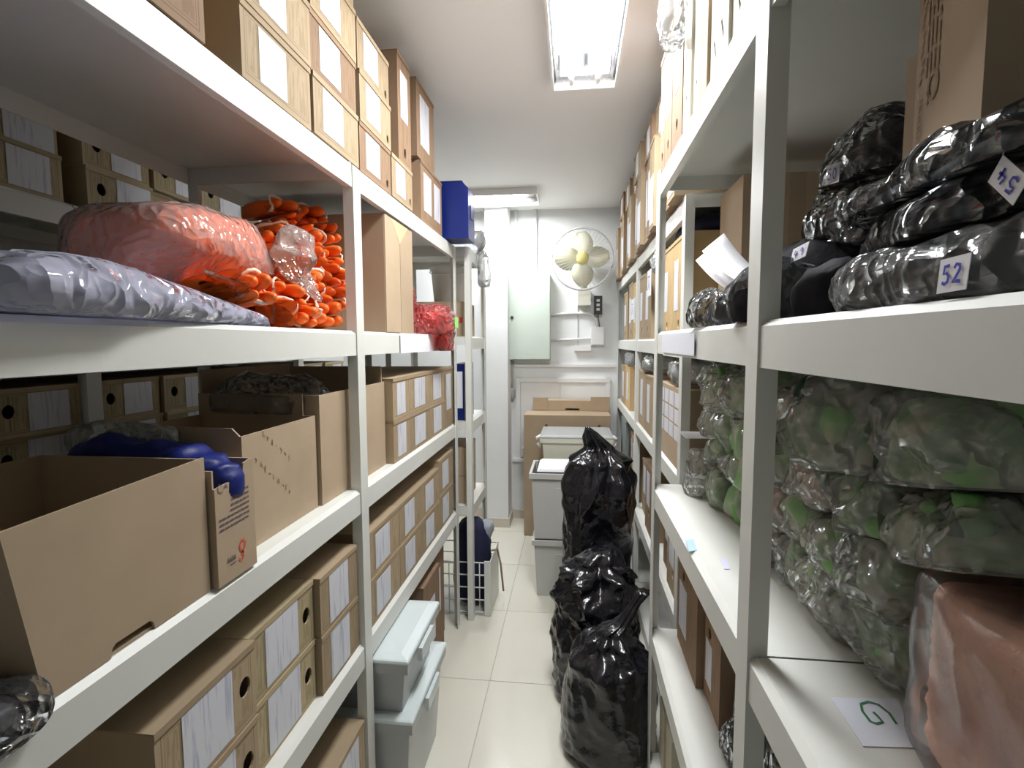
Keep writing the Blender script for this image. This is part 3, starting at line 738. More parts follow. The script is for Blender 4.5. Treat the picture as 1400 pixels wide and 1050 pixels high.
# grey bins in the aisle
GB = thing
def grey_bin(x0, x1, y0, y1, z0, z1, label):
    t = bin_(x0, x1, y0, y1, z0, z1, GREYBIN, GREYBIN, label, lid=False)
    xm, zc = (x0+x1)/2-.03, z1-.09
    k = (z1-z0)
    mb = MB().tube([(xm-.05, y0+.022, zc-.03), (xm-.05, y0+.02, zc-.005), (xm-.042, y0+.018, zc+.004), (xm+.05, y0+.018, zc+.004)], .004, 6)
    mb.build('moulded_grip', GREYBIN, t, True)
    return t
grey_bin(-.235, .20, 2.955, 3.30, .0005, .345, 'lower grey bin on the floor beside the sacks')
grey_bin(-.25, .19, 2.95, 3.30, .347, .742, 'upper grey bin with paperwork on it beside the sacks')
t = thing('document_folder', (-.06, 3.12, .742), 'white folder of papers lying on the upper grey bin', 'folder')
boxmesh('cover', (-.215, .10, 2.965, 3.28, .743, .748), DARK, t)
for i in range(3): 
    q = boxmesh('sheet', (-.205+.006*i, .09, 2.975+.01*i, 3.27, .7485+.004*i, .752+.004*i), PLAIN, t)
# bin with clear lid further back, on a hidden grey bin
grey_bin(-.19, .24, 3.42, 3.80, .0005, .64, 'tall grey bin standing behind the paired grey bins')
t = bin_(-.215, .262, 3.40, 3.80, .642, .885, mat('cream_polypropylene', srgb(214, 212, 194), .4), CLEARBIN, 'cream bin with a frosted lid behind the tall sack')
for s in (-1, 1):
    mb = MB().tube([(.024+s*.235, 3.46, .80), (.024+s*.262, 3.46, .82), (.024+s*.262, 3.46, .86), (.024+s*.235, 3.46, .875)], .011, 8); mb.build('clip', PVC, t, True)
# folded cartons against the end wall
t = thing('carton', (-.04, 4.07, 0), 'large brown carton standing behind the bins at the end wall', 'carton')
slot_box('body', (-.372, .28, 3.93, 4.18, .0005, .945), 1, [[(x-.008, .82), (x+.008, .82), (x+.008, .875), (x-.008, .875)] for x in (-.20, .195)], KRAFT, t)
t = thing('carton', (0, 4.24, .0), 'second brown carton with folded flaps behind the large one', 'carton')
slot_box('body', (-.32, .29, 4.185, 4.30, .0005, 1.03), 1, [[(-.06, .952), (.05, .952), (.05, .967), (-.06, .967)]], KRAFT, t)
boxmesh('corner_flap', (-.32, -.20, 4.181, 4.185, .95, 1.052), KRAFTD, t); boxmesh('corner_flap', (.14, .29, 4.181, 4.185, .95, 1.06), KRAFTD, t)

# ------------------------------------------------------------------ black refuse sacks
def sack(label, c, prof, seed, pleat=9, amp=.012, tail=None, m=None, freq=9):
    """prof: (height, radius) up the sack; tail: list of (dx, dy, z, radius) for the gathered neck"""
    t = thing('refuse_sack', (c[0], c[1], 0), label, 'refuse sack')
    rows = []
    n = 150; hs = [p[0] for p in prof]; k = 90
    def pr(z):
        for (a, ra), (b, rb) in zip(prof, prof[1:]):
            if z <= b:
                q = (z-a)/(b-a); q = q*q*(3-2*q); return ra+(rb-ra)*q
        return prof[-1][1]
    off = Vector((seed*5.3, seed*2.1, seed*9.4)); zt = hs[-1]
    pts = [(0, 0, zt*i/k, pr(zt*i/k), i/k) for i in range(k+1)]
    if tail:
        last = (0, 0, zt, prof[-1][1])
        for q in tail:
            for j in range(1, 7): pts.append(tuple(last[a]+(q[a]-last[a])*j/6 for a in range(4)) + (1.0,))
            last = q
    vs = []
    for (dx, dy, z, r, u) in pts:
        top = max(0, (u-.62)/.38)
        for j in range(n):
            th = 2*math.pi*j/n
            p = Vector((math.cos(th), math.sin(th), 0))*r
            q = Vector((p.x+dx, p.y+dy, z))
            lim = min(1, r/.09)
            w2 = q+off; w2 = w2+mn.noise_vector(w2*freq*.5)*(.5/freq); w2.z *= .7; dd = mn.voronoi(w2*freq)[0]; de = mn.voronoi(w2*freq*2.4)[0]
            e = amp*(.7+1.0*top)*(2.6*(dd[0]-.4)+1.5*(de[0]-.4)+.6*ridged(q+off, freq))*lim + amp*1.1*mn.noise((q+off)*3.2)*lim
            e += r*.16*top*math.sin(pleat*th+2.5*mn.noise(q*4+off)+seed)
            d = p.normalized() if r > 1e-6 else Vector((0, 0, 0))
            if z < .006: e = -.02
            vs.append(q+d*e)
    fs = []
    for i in range(len(pts)-1):
        for j in range(n): fs.append((i*n+j, i*n+(j+1) % n, (i+1)*n+(j+1) % n, (i+1)*n+j))
    fs += [tuple(range(n-1, -1, -1)), tuple(range((len(pts)-1)*n, len(pts)*n))]
    vs = [Vector((v.x, v.y, max(v.z, .0008))) for v in vs]
    MB().add(vs, fs).build('sack_body', m or BLACKBAG, t, True, local=True)
    return t
sack('tall black refuse sack with a pointed ear at its neck', (.125, 2.50, 0), [(0, .135), (.06, .15), (.3, .155), (.6, .160), (.82, .162), (.93, .13), (1.0, .05)], 1, 7, .011, [(-.03, -.03, 1.05, .034), (-.06, -.045, 1.105, .005)], freq=9)
sack('lumpy black refuse sack between the other two', (.105, 2.175, 0), [(0, .13), (.05, .155), (.22, .172), (.40, .17), (.52, .125), (.58, .06)], 2, 6, .018, [(.03, .02, .61, .045), (.05, .05, .64, .012)], freq=11)
sack('front black refuse sack with twisted neck drawn to the post', (.14, 1.855, 0), [(0, .15), (.05, .165), (.2, .165), (.34, .145), (.42, .085), (.455, .04)], 3, 7, .011, [(.04, .0, .48, .026), (.09, .02, .55, .016), (.12, .03, .59, .022)], freq=9)

# ------------------------------------------------------------------ end wall fittings
YB = BACK
def cyl_y(mb, c, r, y0, y1, n=20): return mb.lathe([(r*.97, y0), (r, y0+.002), (r, y1)], (c[0], 0, c[1]), n, 1)
t = thing('electrical_panel', (-.37, YB-.06, 1.35), 'pale green metal electrical panel on the end wall', 'electrical panel')
pa, pb_ = A(692, 375, Y=YB-.12), A(752, 492, Y=YB-.12)
boxmesh('case', (pa.x, pb_.x, YB-.11, YB-.0005, pb_.z, pa.z), PANELG, t)
pd = boxmesh('door', (pa.x+.004, pb_.x-.004, YB-.122, YB-.1105, pb_.z+.006, pa.z-.006), PANELG, t)
lk = A(700, 434, Y=YB-.125); cyl_y(MB(), (lk.x, lk.z), .012, YB-.130, YB-.122).build('lock', DARK, pd)
for px in (705, 732):
    x = A(px, 330, Y=YB-.02).x
    tag(MB().tube([(x, YB-.016, pa.z), (x, YB-.016, CEIL)], .0145, 10).build('conduit', PVC, None, True),
        f'white vertical conduit {"beside the column" if px == 705 else "nearer the fan"} above the electrical panel', 'conduit')
x = A(700, 520, Y=YB-.02).x
t = thing('conduit', (x, YB-.016, 1.02), 'grey conduit with bulb end hanging below the electrical panel', 'conduit')
MB().tube([(x, YB-.016, pb_.z), (x, YB-.016, 1.10)], .012, 8).build('pipe', mat('grey_pvc', srgb(176, 178, 174), .5), t, True)
MB().tube([(x, YB-.02, 1.12), (x, YB-.02, 1.09), (x, YB-.02, 1.04), (x, YB-.02, 1.01)], [.014, .026, .026, .012], 10).build('bulb', mat('grey_pvc2', srgb(160, 162, 158), .5), t, True)
z = A(780, 500, Y=YB).z
tag(boxmesh('raceway', (pb_.x-.30, .34, YB-.018, YB-.0005, z-.012, z+.012), PVC), 'long white cable raceway above the hatch', 'raceway')
a, b, c, d = A(752, 431, Y=YB-.02), A(803, 428, Y=YB-.02), A(815, 437, Y=YB-.02), A(817, 452, Y=YB-.02)
tag(MB().tube([(a.x, YB-.016, a.z), ((a.x+b.x)/2, YB-.016, b.z), (b.x, YB-.016, b.z), ((b.x+c.x)/2+.008, YB-.016, c.z+.04), (c.x+.006, YB-.016, c.z-.01), (d.x, YB-.016, d.z)], .012, 8).build('conduit', PVC, None, True),
    'white conduit bending down into the junction box', 'conduit')
a, b = A(752, 465, Y=YB-.02), A(812, 463, Y=YB-.02)
tag(MB().tube([(a.x, YB-.016, a.z), (b.x, YB-.016, b.z)], .010, 8).build('conduit', PVC, None, True), 'straight white conduit between panel and junction box', 'conduit')
a, b = A(808, 447, Y=YB-.03), A(826, 472, Y=YB-.03)
t = thing('junction_box', ((a.x+b.x)/2, YB-.03, b.z), 'white junction box below the fan remote', 'junction box')
boxmesh('case', (a.x, b.x, YB-.05, YB-.0005, b.z, a.z), PVC, t); boxmesh('cover', (a.x+.006, b.x-.006, YB-.054, YB-.0505, b.z+.006, a.z-.006), PVC, t)
a, b = A(785, 473, Y=YB-.01), A(808, 480, Y=YB-.01)
tag(boxmesh('socket_plate', (a.x, b.x, YB-.03, YB-.0005, b.z, a.z), PVC), 'flat white socket plate beside the junction box', 'socket')
# wall fan
fc = A(796, 354, Y=YB-.26); fr = .232; fy = YB-.26
t = thing('wall_fan', (fc.x, YB-.02, fc.z-.34), 'cream wall fan with round wire cage and four blades', 'fan')
ring = [(fc.x+fr*math.cos(2*math.pi*i/48), fy, fc.z+fr*1.0*math.sin(2*math.pi*i/48)) for i in range(48)]
cr = MB().tube(ring, .0075, 8, closed=True).build('cage_ring', mat('cage_plastic', srgb(206, 208, 208), .35), t, True)
mb = MB()
for i in range(44):
    a = 2*math.pi*i/44; ca, sa = math.cos(a), math.sin(a)
    mb.tube([(fc.x+.05*ca, fy-.055, fc.z+.05*sa), (fc.x+.15*ca, fy-.05, fc.z+.15*sa), (fc.x+.215*ca, fy-.03, fc.z+.215*sa), (fc.x+fr*ca, fy, fc.z+fr*sa)], .0012, 4)
    mb.tube([(fc.x+.05*ca, fy+.075, fc.z+.05*sa), (fc.x+.16*ca, fy+.065, fc.z+.16*sa), (fc.x+.22*ca, fy+.035, fc.z+.22*sa), (fc.x+fr*ca, fy, fc.z+fr*sa)], .0012, 4)
cw = tag(mb.build('cage_wires', STEEL, cr, True), kind='stuff')
for i in range(4):
    a = math.radians([92, 178, 272, 8][i]); mb = MB(); vs = []; fs = []; nn = 9
    for q in range(nn+1):
        rr = .035+.172*q/nn; hw = .085*math.sin(math.pi*min(.93, .16+.80*q/nn))**.6 if q < nn else .03
        for e in (-1, 0, 1):
            tw = e*hw*.35; lx, lz = rr, e*hw
            vs.append((fc.x+lx*math.cos(a)-lz*math.sin(a), fy+.012+tw, fc.z+lx*math.sin(a)+lz*math.cos(a)))
    for q in range(nn):
        for e in range(2): fs.append((q*3+e, q*3+e+1, q*3+e+4, q*3+e+3))
    ob = mb.add(vs, fs).build('blade', FANB, t, True); so = ob.modifiers.new('thick', 'SOLIDIFY'); so.thickness = .003
MB().lathe([(.002, fy-.062), (.035, fy-.060), (.045, fy-.052), (.045, fy+.01), (.03, fy+.03)], (fc.x, 0, fc.z), 20, 1).build('hub', FANY, t, True)
MB().lathe([(.03, fy+.03), (.06, fy+.08), (.065, fy+.15), (.04, fy+.18)], (fc.x, 0, fc.z), 20, 1).build('motor', FANW, t, True)
MB().tube([(fc.x, fy+.14, fc.z-.03), (fc.x+.01, fy+.14, fc.z-.14), (fc.x+.02, fy+.16, fc.z-.25)], [.03, .026, .032], 10).build('arm', FANW, t, True)
MB().box(fc.x-.03, fc.x+.07, fy+.12, YB-.0005, fc.z-.34, fc.z-.22).build('wall_bracket', FANW, t)
a, b = A(812, 405, Y=YB-.03), A(823, 430, Y=YB-.03)
t = thing('fan_remote', ((a.x+b.x)/2, YB-.02, b.z), 'dark pendant fan control hanging on its cord below the fan', 'remote')
MB().box(a.x, b.x, YB-.065, YB-.032, b.z, a.z).build('case', DARK, t)
for i in range(3): boxmesh('button', (a.x+.02, b.x-.02, YB-.068, YB-.0655, b.z+.03+.035*i, b.z+.05+.035*i), PVC, t)
c = A(820, 449, Y=YB-.03); MB().tube([((a.x+b.x)/2, YB-.045, b.z), (c.x, YB-.045, c.z)], .004, 6).build('cord', DARK, t)
a, b = A(790, 412, Y=YB-.02), A(790, 473, Y=YB-.02)
tag(MB().tube([(a.x, YB-.006, a.z), (b.x, YB-.006, b.z)], .003, 6).build('cable', mat('grey_cable', srgb(180, 180, 178), .5)), 'thin cable running down from the fan bracket', 'cable')

# ------------------------------------------------------------------ short rack by the column
t = thing('bucket', (-.70, 2.93, 1.53), 'white plastic bucket on the short rack', 'bucket')
mb = MB().lathe([(.085, 1.715), (.10, 1.90), (.108, 1.902), (.108, 1.925), (.10, 1.93)], (-.70, 2.93, 0), 24); mb.build('pail', PVC, t, True)
MB().tube([(-.70+.108*math.cos(q*math.pi/10), 2.93-.108*math.sin(q*math.pi/10), 1.90-.035*math.sin(q*math.pi/10)) for q in range(11)], .003, 6).build('handle', STEEL, t, True)
t = carton(-.86, -.58, 2.72, 3.05, 1.5306, 1.713, 'brown carton under the white bucket', None, KRAFTD, False)
boxmesh('tape', (-.86, -.58, 2.719, 2.7198, 1.60, 1.63), REDP, t)
bag('clear plastic bag draped over the top of the short rack', (-.62, 2.86, LT+.001), (.13, .13, .07), FILM, (0, 0, .3), .022, 12, 61)
tag(pillow_ob('plastic_bag', (.028, .10, .10), FILM, None, (-.485, 2.82, 1.80), (0, 0, .05), amp=.012, freq=9, seed=62, flat=-.9), 'clear film hanging down the front of the short rack', 'plastic film')
for i, (m_, hh) in enumerate(((BLUEBOX, .30), (mat('pale_blue_file', srgb(150, 176, 214), .4), .28), (PVC, .26))):
    t = thing('file_binder', (-.60-.07*i, 2.78, 1.085), ['dark blue', 'pale blue', 'white'][i] + ' file binder standing on the short rack', 'binder')
    sp_ = boxmesh('spine', (-.63-.07*i, -.57-.07*i, 2.70, 2.95, 1.0856, 1.085+hh), m_, t)
    boxmesh('spine_label', (-.62-.07*i, -.58-.07*i, 2.699, 2.6998, 1.15, 1.085+hh-.04), PLAIN, sp_)
for i in range(2):
    t = carton(-.88, -.575, 2.71, 3.02, .6306+.152*i, .78+.152*i, f'small brown carton on the short rack, {"lower" if i == 0 else "upper"} of two', 'cartons on the short rack', KRAFT if i else KRAFTD, False)
    boxmesh('paper_label', (-.72, -.62, 2.709, 2.7098, .66+.152*i, .75+.152*i), PAPER, t)
# wire basket, navy jacket and strap under it
t = thing('wire_basket', (-.66, 2.86, 0), 'white wire basket on the floor under the short rack', 'basket')
mb = MB(); bx0, bx1, by0, by1, bh = -.90, -.445, 2.72, 3.02, .30
for z in (.02, .09, .16, .23, bh):
    mb2 = MB().tube([(bx0, by0, z), (bx1, by0, z), (bx1, by1, z), (bx0, by1, z)], .004, 6, closed=True); mb2.build('hoop_wire', WHITE, t, True)
for i in range(9):
    x = bx0+(bx1-bx0)*i/8; MB().tube([(x, by0, .004), (x, by0, bh)], .003, 6).build('upright_wire', WHITE, t, True)
boxmesh('end_panel', (bx1-.03, bx1+.002, by0-.004, by0+.004, .003, bh+.01), WHITE, t); boxmesh('end_panel', (bx1, bx1+.005, by0, by1, .003, bh+.01), WHITE, t)
boxmesh('base', (bx0, bx1, by0, by1, .003, .008), WHITE, t)
t = thing('jacket', (-.565, 2.875, .03), 'dark navy jacket bundled in the wire basket', 'jacket')
pillow_ob('cloth', (.095, .10, .245), NAVY, t, (.0, 0, 0), (0, 0, .1), amp=.02, freq=9, seed=71, flat=-.9)
pillow_ob('lining', (.03, .05, .045), mat('grey_lining', srgb(150, 156, 164), .8), t, (.065, 0, .36), (0, .2, 0), amp=.012, freq=10, seed=72, flat=-.9)
tag(MB().tube([(-.445, 2.80, .34), (-.42, 2.84, .33), (-.405, 2.86, .24), (-.40, 2.88, .15), (-.395, 2.90, .06)], .006, 6).build('strap', mat('tan_strap', srgb(150, 126, 104), .7), None, True), 'tan strap trailing from the wire basket', 'strap')

# ------------------------------------------------------------------ rack of garments: top shelf
def filebox(y0, y1, x, z0, h, d, m, label, group=None, slot=True):
    t = thing('document_box', (x+d/2, (y0+y1)/2, z0), label, 'document box', group)
    yc = (y0+y1)/2
    slot_box('body', (x, x+d, y0, y1, z0, z0+h), 0, [[(yc-.012, z0+.04), (yc-.006, z0+.03), (yc+.012, z0+.07), (yc+.006, z0+.08)]] if slot else [], m, t)
    return t
CREAM = mat('cream_polyboard', srgb(222, 218, 200), .45, objvar=.05)
prev = [(.86, .93, CREAM), (.935, 1.005, CREAM), (1.01, 1.085, CREAM), (1.09, 1.155, CREAM), (1.16, 1.235, KRAFT), (1.24, 1.31, CREAM), (1.315, 1.395, CREAM)]
for i, (a, b, m_) in enumerate(prev):
    filebox(a, b, XR1+.004+.006*(i % 2), RT+.0005, .38 if i % 2 else .40, .30, m_,
            f'{"kraft" if m_ is KRAFT else "cream"} document box atop the garment rack, {ORD[len(prev)-1-i]} from the brown boxes', 'document boxes atop the garment rack', m_ is CREAM)
bag('clear plastic sheet hanging off the cream document boxes', (.235, 1.36, 2.22), (.028, .07, .12), FILM, (0, 0, 0), .012, 14, 81, flat=-.95)
for i, (a, b, h) in enumerate([(1.41, 1.545, .40), (1.555, 1.66, .36), (1.665, 1.745, .34)]):
    abox((XR1+.004, (a+b)/2, RT+.0005), -1, round(b-a, 3), h, .3, f'upright brown archive box atop garment rack, {ORD[i]} from the cream ones', 'upright brown boxes', (.5, .13, .011), (.25, .75, .35, .85), ARCHB)
# top of the set-back rack
g = 'archive boxes atop the rack behind the sacks'; y = 1.80; i = 0
while y < 4.25:
    w_ = [.135, .14, .16, .13][i % 4]
    abox((.325+.01*(i % 3), y+w_/2, QT+.0005), -1, w_, .36, .3, f'upright archive box atop the set-back rack, {ORD[i]} counting from the garment rack', g, (.5, .1, .011), (.2, .8, .2, .8) if i % 3 else (.15, .85, .05, .6), [ARCH, ARCHB, ARCH][i % 3])
    if i % 2 == 0 and i < 16:
        abox((.322+.012*(i % 3), y+w_, QT+.3635), -1, .25, .14, .3, f'flat archive box laid over the upright row, {ORD[i//2]} from the garment rack', 'flat boxes over the upright row', (.2, .3, .010), (.35, .7, .1, .9), [ARCHB, ARCH][i//2 % 2])
    y += w_+.006; i += 1
# set-back rack, second shelf
g = 'archive boxes behind the sacks, eye-level shelf'
for i, (a, b, h, m_) in enumerate([(1.83, 2.045, .352, OCHRE), (2.05, 2.28, .352, OCHRE), (2.60, 2.82, .33, ARCH), (2.825, 3.04, .34, ARCH), (3.12, 3.36, .34, OCHRE), (3.37, 3.62, .36, ARCH), (3.7, 3.95, .33, ARCH)]):
    abox((XR2+.012, (a+b)/2, Q2+.0005), -1, round(b-a, 3), h, .3, f'upright archive box on eye-level shelf behind the sacks, {ORD[i]} from the garment rack', g, (.5, .14, .014), (.12, .5, .3, .75) if i else (.1, .45, .28, .8), m_)
bag('navy bag flattened between the ochre boxes and the shelf above', (.55, 2.05, Q2+.356), (.16, .22, .042), NAVY, (0, 0, 0), .008, 9, 91)
bag('white crumpled film hanging over the ochre archive boxes', (.36, 2.33, Q2+.28), (.03, .06, .06), FILM, (0, .2, 0), .015, 14, 92, flat=-.9)
for i, (yy, zz) in enumerate(((2.52, 1.78), (3.20, 1.70))):
    t = thing('hanging_tag', (XR2-.01, yy, zz-.10), f'white ticket with blue marks hanging {"beside the ochre boxes" if i == 0 else "near the fan remote"}', 'ticket')
    pl = Plane((XR2-.012, yy+.06, zz-.06), (0, -1, 0), (0, 0, 1))
    boxmesh('card', (XR2-.0115, XR2-.0105, yy-.06, yy+.06, zz-.07, zz+.05), PLAIN, t)
    stroke(t, 'marking', [[(.03, .02), (.06, .05), (.03, .08), (.09, .08), (.06, .05), (.09, .02)]], pl, INKB, .006)
# set-back rack, third and fourth shelves
g = 'archive boxes behind the sacks, lower shelves'
for i, (a, b, h, m_) in enumerate([(1.85, 2.33, .29, KRAFT), (2.52, 2.76, .29, ARCH), (2.77, 3.03, .30, ARCH), (3.50, 3.80, .29, OCHRE), (3.82, 4.10, .28, ARCH)]):
    if i == 0:
        t = thing('carton', (XR2+.16, (a+b)/2, Q3), 'kraft carton with three rows of white labels behind the sacks', 'carton')
        boxmesh('body', (XR2+.012, XR2+.34, a, b, Q3+.0005, Q3+h), KRAFT, t)
        for q in range(4):
            for k in range(3): boxmesh('paper_label', (XR2+.0109, XR2+.0119, a+.03+.105*q, a+.115+.105*q, Q3+.10+.06*k, Q3+.152+.06*k), PAPER, t)
    else: abox((XR2+.012, (a+b)/2, Q3+.0005), -1, round(b-a, 3), h, .3, f'upright archive box on third shelf behind the sacks, {ORD[i-1]} beyond the labelled carton', g, (.25, .8, .012), (.3, .65, .2, .85), m_)
for i, (yy, lx) in enumerate(((2.05, 'the labelled carton'), (2.72, 'the brown boxes past the carton'), (3.65, 'the ochre box near the fan'))):
    bag(f'crumpled clear film bag on top of {lx}', (XR2+.13, yy, Q3+.302), (.12, .17, .055), FILM, (0, 0, 0), .02, 14, 95+i)
for i, (a, b, h, m_) in enumerate([(1.86, 2.10, .26, ARCH), (2.12, 2.30, .30, ARCHB), (2.50, 2.75, .34, ARCHB), (2.77, 3.02, .30, ARCH), (3.15, 3.40, .36, ARCH), (3.42, 3.66, .34, ARCHB)]):
    abox((XR2+.02+.02*(i % 2), (a+b)/2, Q4+.0005), -1, round(b-a, 3), h, .3, f'archive box on fourth shelf behind the sacks, {ORD[i]} from the garment rack', g, (.5, .3, .012), (.2, .6, .4, .9), m_)
tag(boxmesh('grey_panel', (XR2+.01, XR2+.03, 3.70, 4.05, Q4+.0005, Q4+.40), mat('grey_board', srgb(150, 160, 156), .5)), 'grey board standing on the fourth shelf near the end wall', 'board')

# ------------------------------------------------------------------ garments in film on the eye-level shelf
DIG = {'5': [[(.82, 1), (.28, .98), (.2, .58), (.52, .62), (.78, .42), (.7, .12), (.38, 0), (.08, .12)]],
       '2': [[(.12, .8), (.32, 1), (.68, .95), (.74, .7), (.42, .36), (.08, .02), (.5, .1), (.9, .04)]],
       '4': [[(.34, 1), (.14, .45), (.5, .42), (.9, .46)], [(.68, .85), (.6, .4), (.55, 0)]],
       '0': [[(.5+.36*math.cos(q*.524+1.6), .5+.48*math.sin(q*.524+1.6)) for q in range(13)]],
       '9': [[(.78, .72), (.5, .98), (.22, .74), (.45, .5), (.78, .72), (.74, .35), (.6, 0)]]}
def number_tag(o, u, v, txt, label, pen=.0022, m=None):
    """paper ticket spanned by u (reading direction) and v (up), with handwritten digits"""
    o, u, v = Vector(o), Vector(u), Vector(v); n = u.cross(v).normalized()
    t = thing('size_ticket', o, label, 'paper ticket')
    c = [o, o+u*.96+v*.02, o+u+v, o+u*.03+v*.98]
    MB().add([p for p in c]+[p-n*.0006 for p in c], [(0, 1, 2, 3), (7, 6, 5, 4)]+[(i, i+4, (i+1) % 4+4, (i+1) % 4) for i in range(4)]).build('paper', PLAIN, t)
    pts = []
    for k, ch in enumerate(txt):
        for pl in DIG[ch]: pts.append([(.16+.36*k+.30*a, .24+.52*b) for a, b in pl])
    stroke(t, 'handwriting', pts, Plane(o, u, v), m or INKB, pen)
    return t
def garment(label, p, size, rot=(0, 0, 0), seed=0, filmm=None, amp=.012, group='black garments in film', cover=1.06, m=None, freq=11):
    t = thing('bagged_garment', p, label, 'garment', group, rot=rot)
    pillow_ob('garment', size, m or BLACKCLOTH, t, (0, 0, .001), amp=amp, freq=freq*.7, seed=seed, flat=-.75, nu=44, nv=24)
    if cover: pillow_ob('film', tuple(q*cover+.004 for q in size), filmm or FILMG, t, amp=amp*1.1, freq=freq*1.9, seed=seed+50, flat=-.72, nu=90, nv=48)
    return t
z = R2+.0006
garment('folded black garment in clear film beside the ticket 52', (.385, .50, z), (.095, .165, .028), (0, 0, .05), 101, FILMC, .008, cover=1.1)
garment('black garment in crumpled film under the tilted carton', (.42, .51, z+.044), (.105, .16, .026), (0, 0, .02), 102, FILMG, .012)
garment('black garment in film holding up the printed carton', (.625, .56, z), (.085, .15, .079), (0, 0, 0), 111, FILMG, .010)
garment('black garment in film touching the ticket 54', (.405, .50, z+.088), (.10, .155, .024), (0, -.04, 0), 103, FILMG, .012)
garment('grey film bundle with black cloth by the middle post', (.322, .875, z), (.042, .06, .036), (0, 0, .3), 104, FILMC, .016)
garment('loose black garment at the shelf edge beside the divider', (.372, .755, z), (.062, .062, .036), (0, 0, .1), 105, None, .022, cover=0, freq=20)
garment('black garment in shiny film leaning on the divider', (.51, .80, z), (.09, .06, .058), (0, 0, 0), 106, FILMG, .012)
garment('long draped black garment heaped behind the post', (.49, 1.01, z), (.115, .135, .08), (0, 0, .1), 107, None, .024, cover=0, freq=13)
garment('black garment in film on the long draped one', (.525, .91, z+.115), (.115, .115, .055), (.05, -.06, .1), 108, FILMG, .014)
garment('topmost black garment in glinting film', (.535, .895, z+.195), (.11, .10, .055), (.05, -.08, 0), 109, FILMG, .02)
garment('black garment with film beside the white papers', (.365, 1.19, z), (.075, .09, .035), (0, 0, .1), 110, FILMG, .014)
# tickets
a, b, c = A(1280, 402, X=.272), A(1322, 396, X=.272), A(1285, 355, X=.272)
number_tag(a, b-a, c-a, '52', 'white paper ticket reading 52 in blue marker', .0026)
a, b, c = A(1407, 243, X=.300), A(1370, 210, X=.300), A(1385, 283, X=.300)
number_tag(a, b-a, c-a, '54', 'white paper ticket reading 54 upside down in blue marker', .0022)
a, b, c = A(1128, 254, X=.398), A(1147, 249, X=.398), A(1130, 227, X=.398)
number_tag(a, b-a, c-a, '50', 'small white ticket reading 50 on the upper black garments', .0024)
a, b, c = A(1080, 360, X=.325), A(1102, 350, X=.325), A(1084, 341, X=.325)
number_tag(a, b-a, c-a, '49', 'small white ticket with blue digits on the lower black garments', .002)
# tilted carton resting on the film-wrapped garments
zb = 1.69; c0, c1 = A(1245, 245, Z=zb), A(1340, 175, Z=zb)
u = (c0-c1); u.z = 0; wd = u.length; u.normalize(); nv_ = Vector((u.y, -u.x, 0))       # nv_: into the shelf
if nv_.x < 0: nv_ = -nv_
t = thing('carton', (c0+c1)/2+nv_*.1, 'printed kraft carton resting on the film-wrapped garments', 'carton')
P8 = [c1, c0, c0+nv_*.22, c1+nv_*.22]; hh = 1.935-zb
mb = MB().add([p for p in P8]+[p+Vector((0, 0, hh)) for p in P8], [(0, 1, 2, 3), (4, 5, 6, 7)]+[(i, (i+1) % 4, (i+1) % 4+4, i+4) for i in range(4)]); mb.build('body', KRAFT, t)
pl = Plane(c0+Vector((0, 0, 0))-nv_*.0003, -u, Vector((0, 0, 1)))
if pl.n.dot(nv_) > 0: pl.n = -pl.n
r2 = random.Random(5); ln = []
for k in range(4):
    v = .10
    while v < .20:
        l = r2.uniform(.01, .03); ln.append([(.03+.010*k, v), (.03+.010*k, min(v+l, .2))]); v += l+.004
ln2 = []
for k in range(5):
    v = .03+.011*k; ln2 += [[(.013, v), (.024, v), (.024, v+.007), (.013, v+.007), (.013, v)]]
ln3 = [[(.010+.003*(k % 3), .1+.01*k), (.017+.003*(k % 3), .105+.01*k)] for k in range(10)]
INKK = mat('brown_print', srgb(152, 128, 102), .8)
stroke(t, 'printed_text', ln, pl, INKK, .004); stroke(t, 'printed_letters', ln2, pl, INKK, .0018); stroke(t, 'side_print', ln3, pl, INKK, .003)
stroke(t, 'printed_symbol', [[(.05+.012*math.cos(q*.7), .085+.014*math.sin(q*.7)) for q in range(10)], [(.035, .07), (.042, .078), (.035, .085)]], pl, INKK, .006)
tag(boxmesh('cardboard_divider', (.425, .70, .722, .730, z, 1.90), KRAFT), 'upright kraft card dividing the heaps of black garments', 'cardboard')
tag(boxmesh('cardboard_divider', (.405, .425, .70, .722, z, 1.84), KRAFT), 'narrow kraft strip standing against the upright card divider', 'cardboard')
t = carton(.435, .725, 1.45, 1.66, z, 1.93, 'tall brown carton at the far end of the garment shelf', None, KRAFTD, False)
boxmesh('tape', (.55, .59, 1.449, 1.4498, z, 1.929), KRAFT, t)
for i, (px, py) in enumerate(((975, 395), (985, 415))):
    p = A(px, py, X=.33)
    t = thing('folded_paper', (p.x, p.y, z+.065), f'curled white paper sheet by the tall brown carton, {"upper" if i == 0 else "lower"} one', 'paper', 'curled papers')
    mb = MB(); n = 8; vs = []
    for q in range(n+1):
        a = q/n; vs += [(p.x-.02+.05*a, p.y+.10-.20*a, z+.076+.10*(1-a)**1.5+.012*i), (p.x+.03+.05*a, p.y+.10-.20*a, z+.076+.13*(1-a)**1.5+.012+.012*i)]
    ob = mb.add(vs, [(2*q, 2*q+1, 2*q+3, 2*q+2) for q in range(n)]).build('sheet', PLAIN, t, True); so = ob.modifiers.new('thick', 'SOLIDIFY'); so.thickness = .001

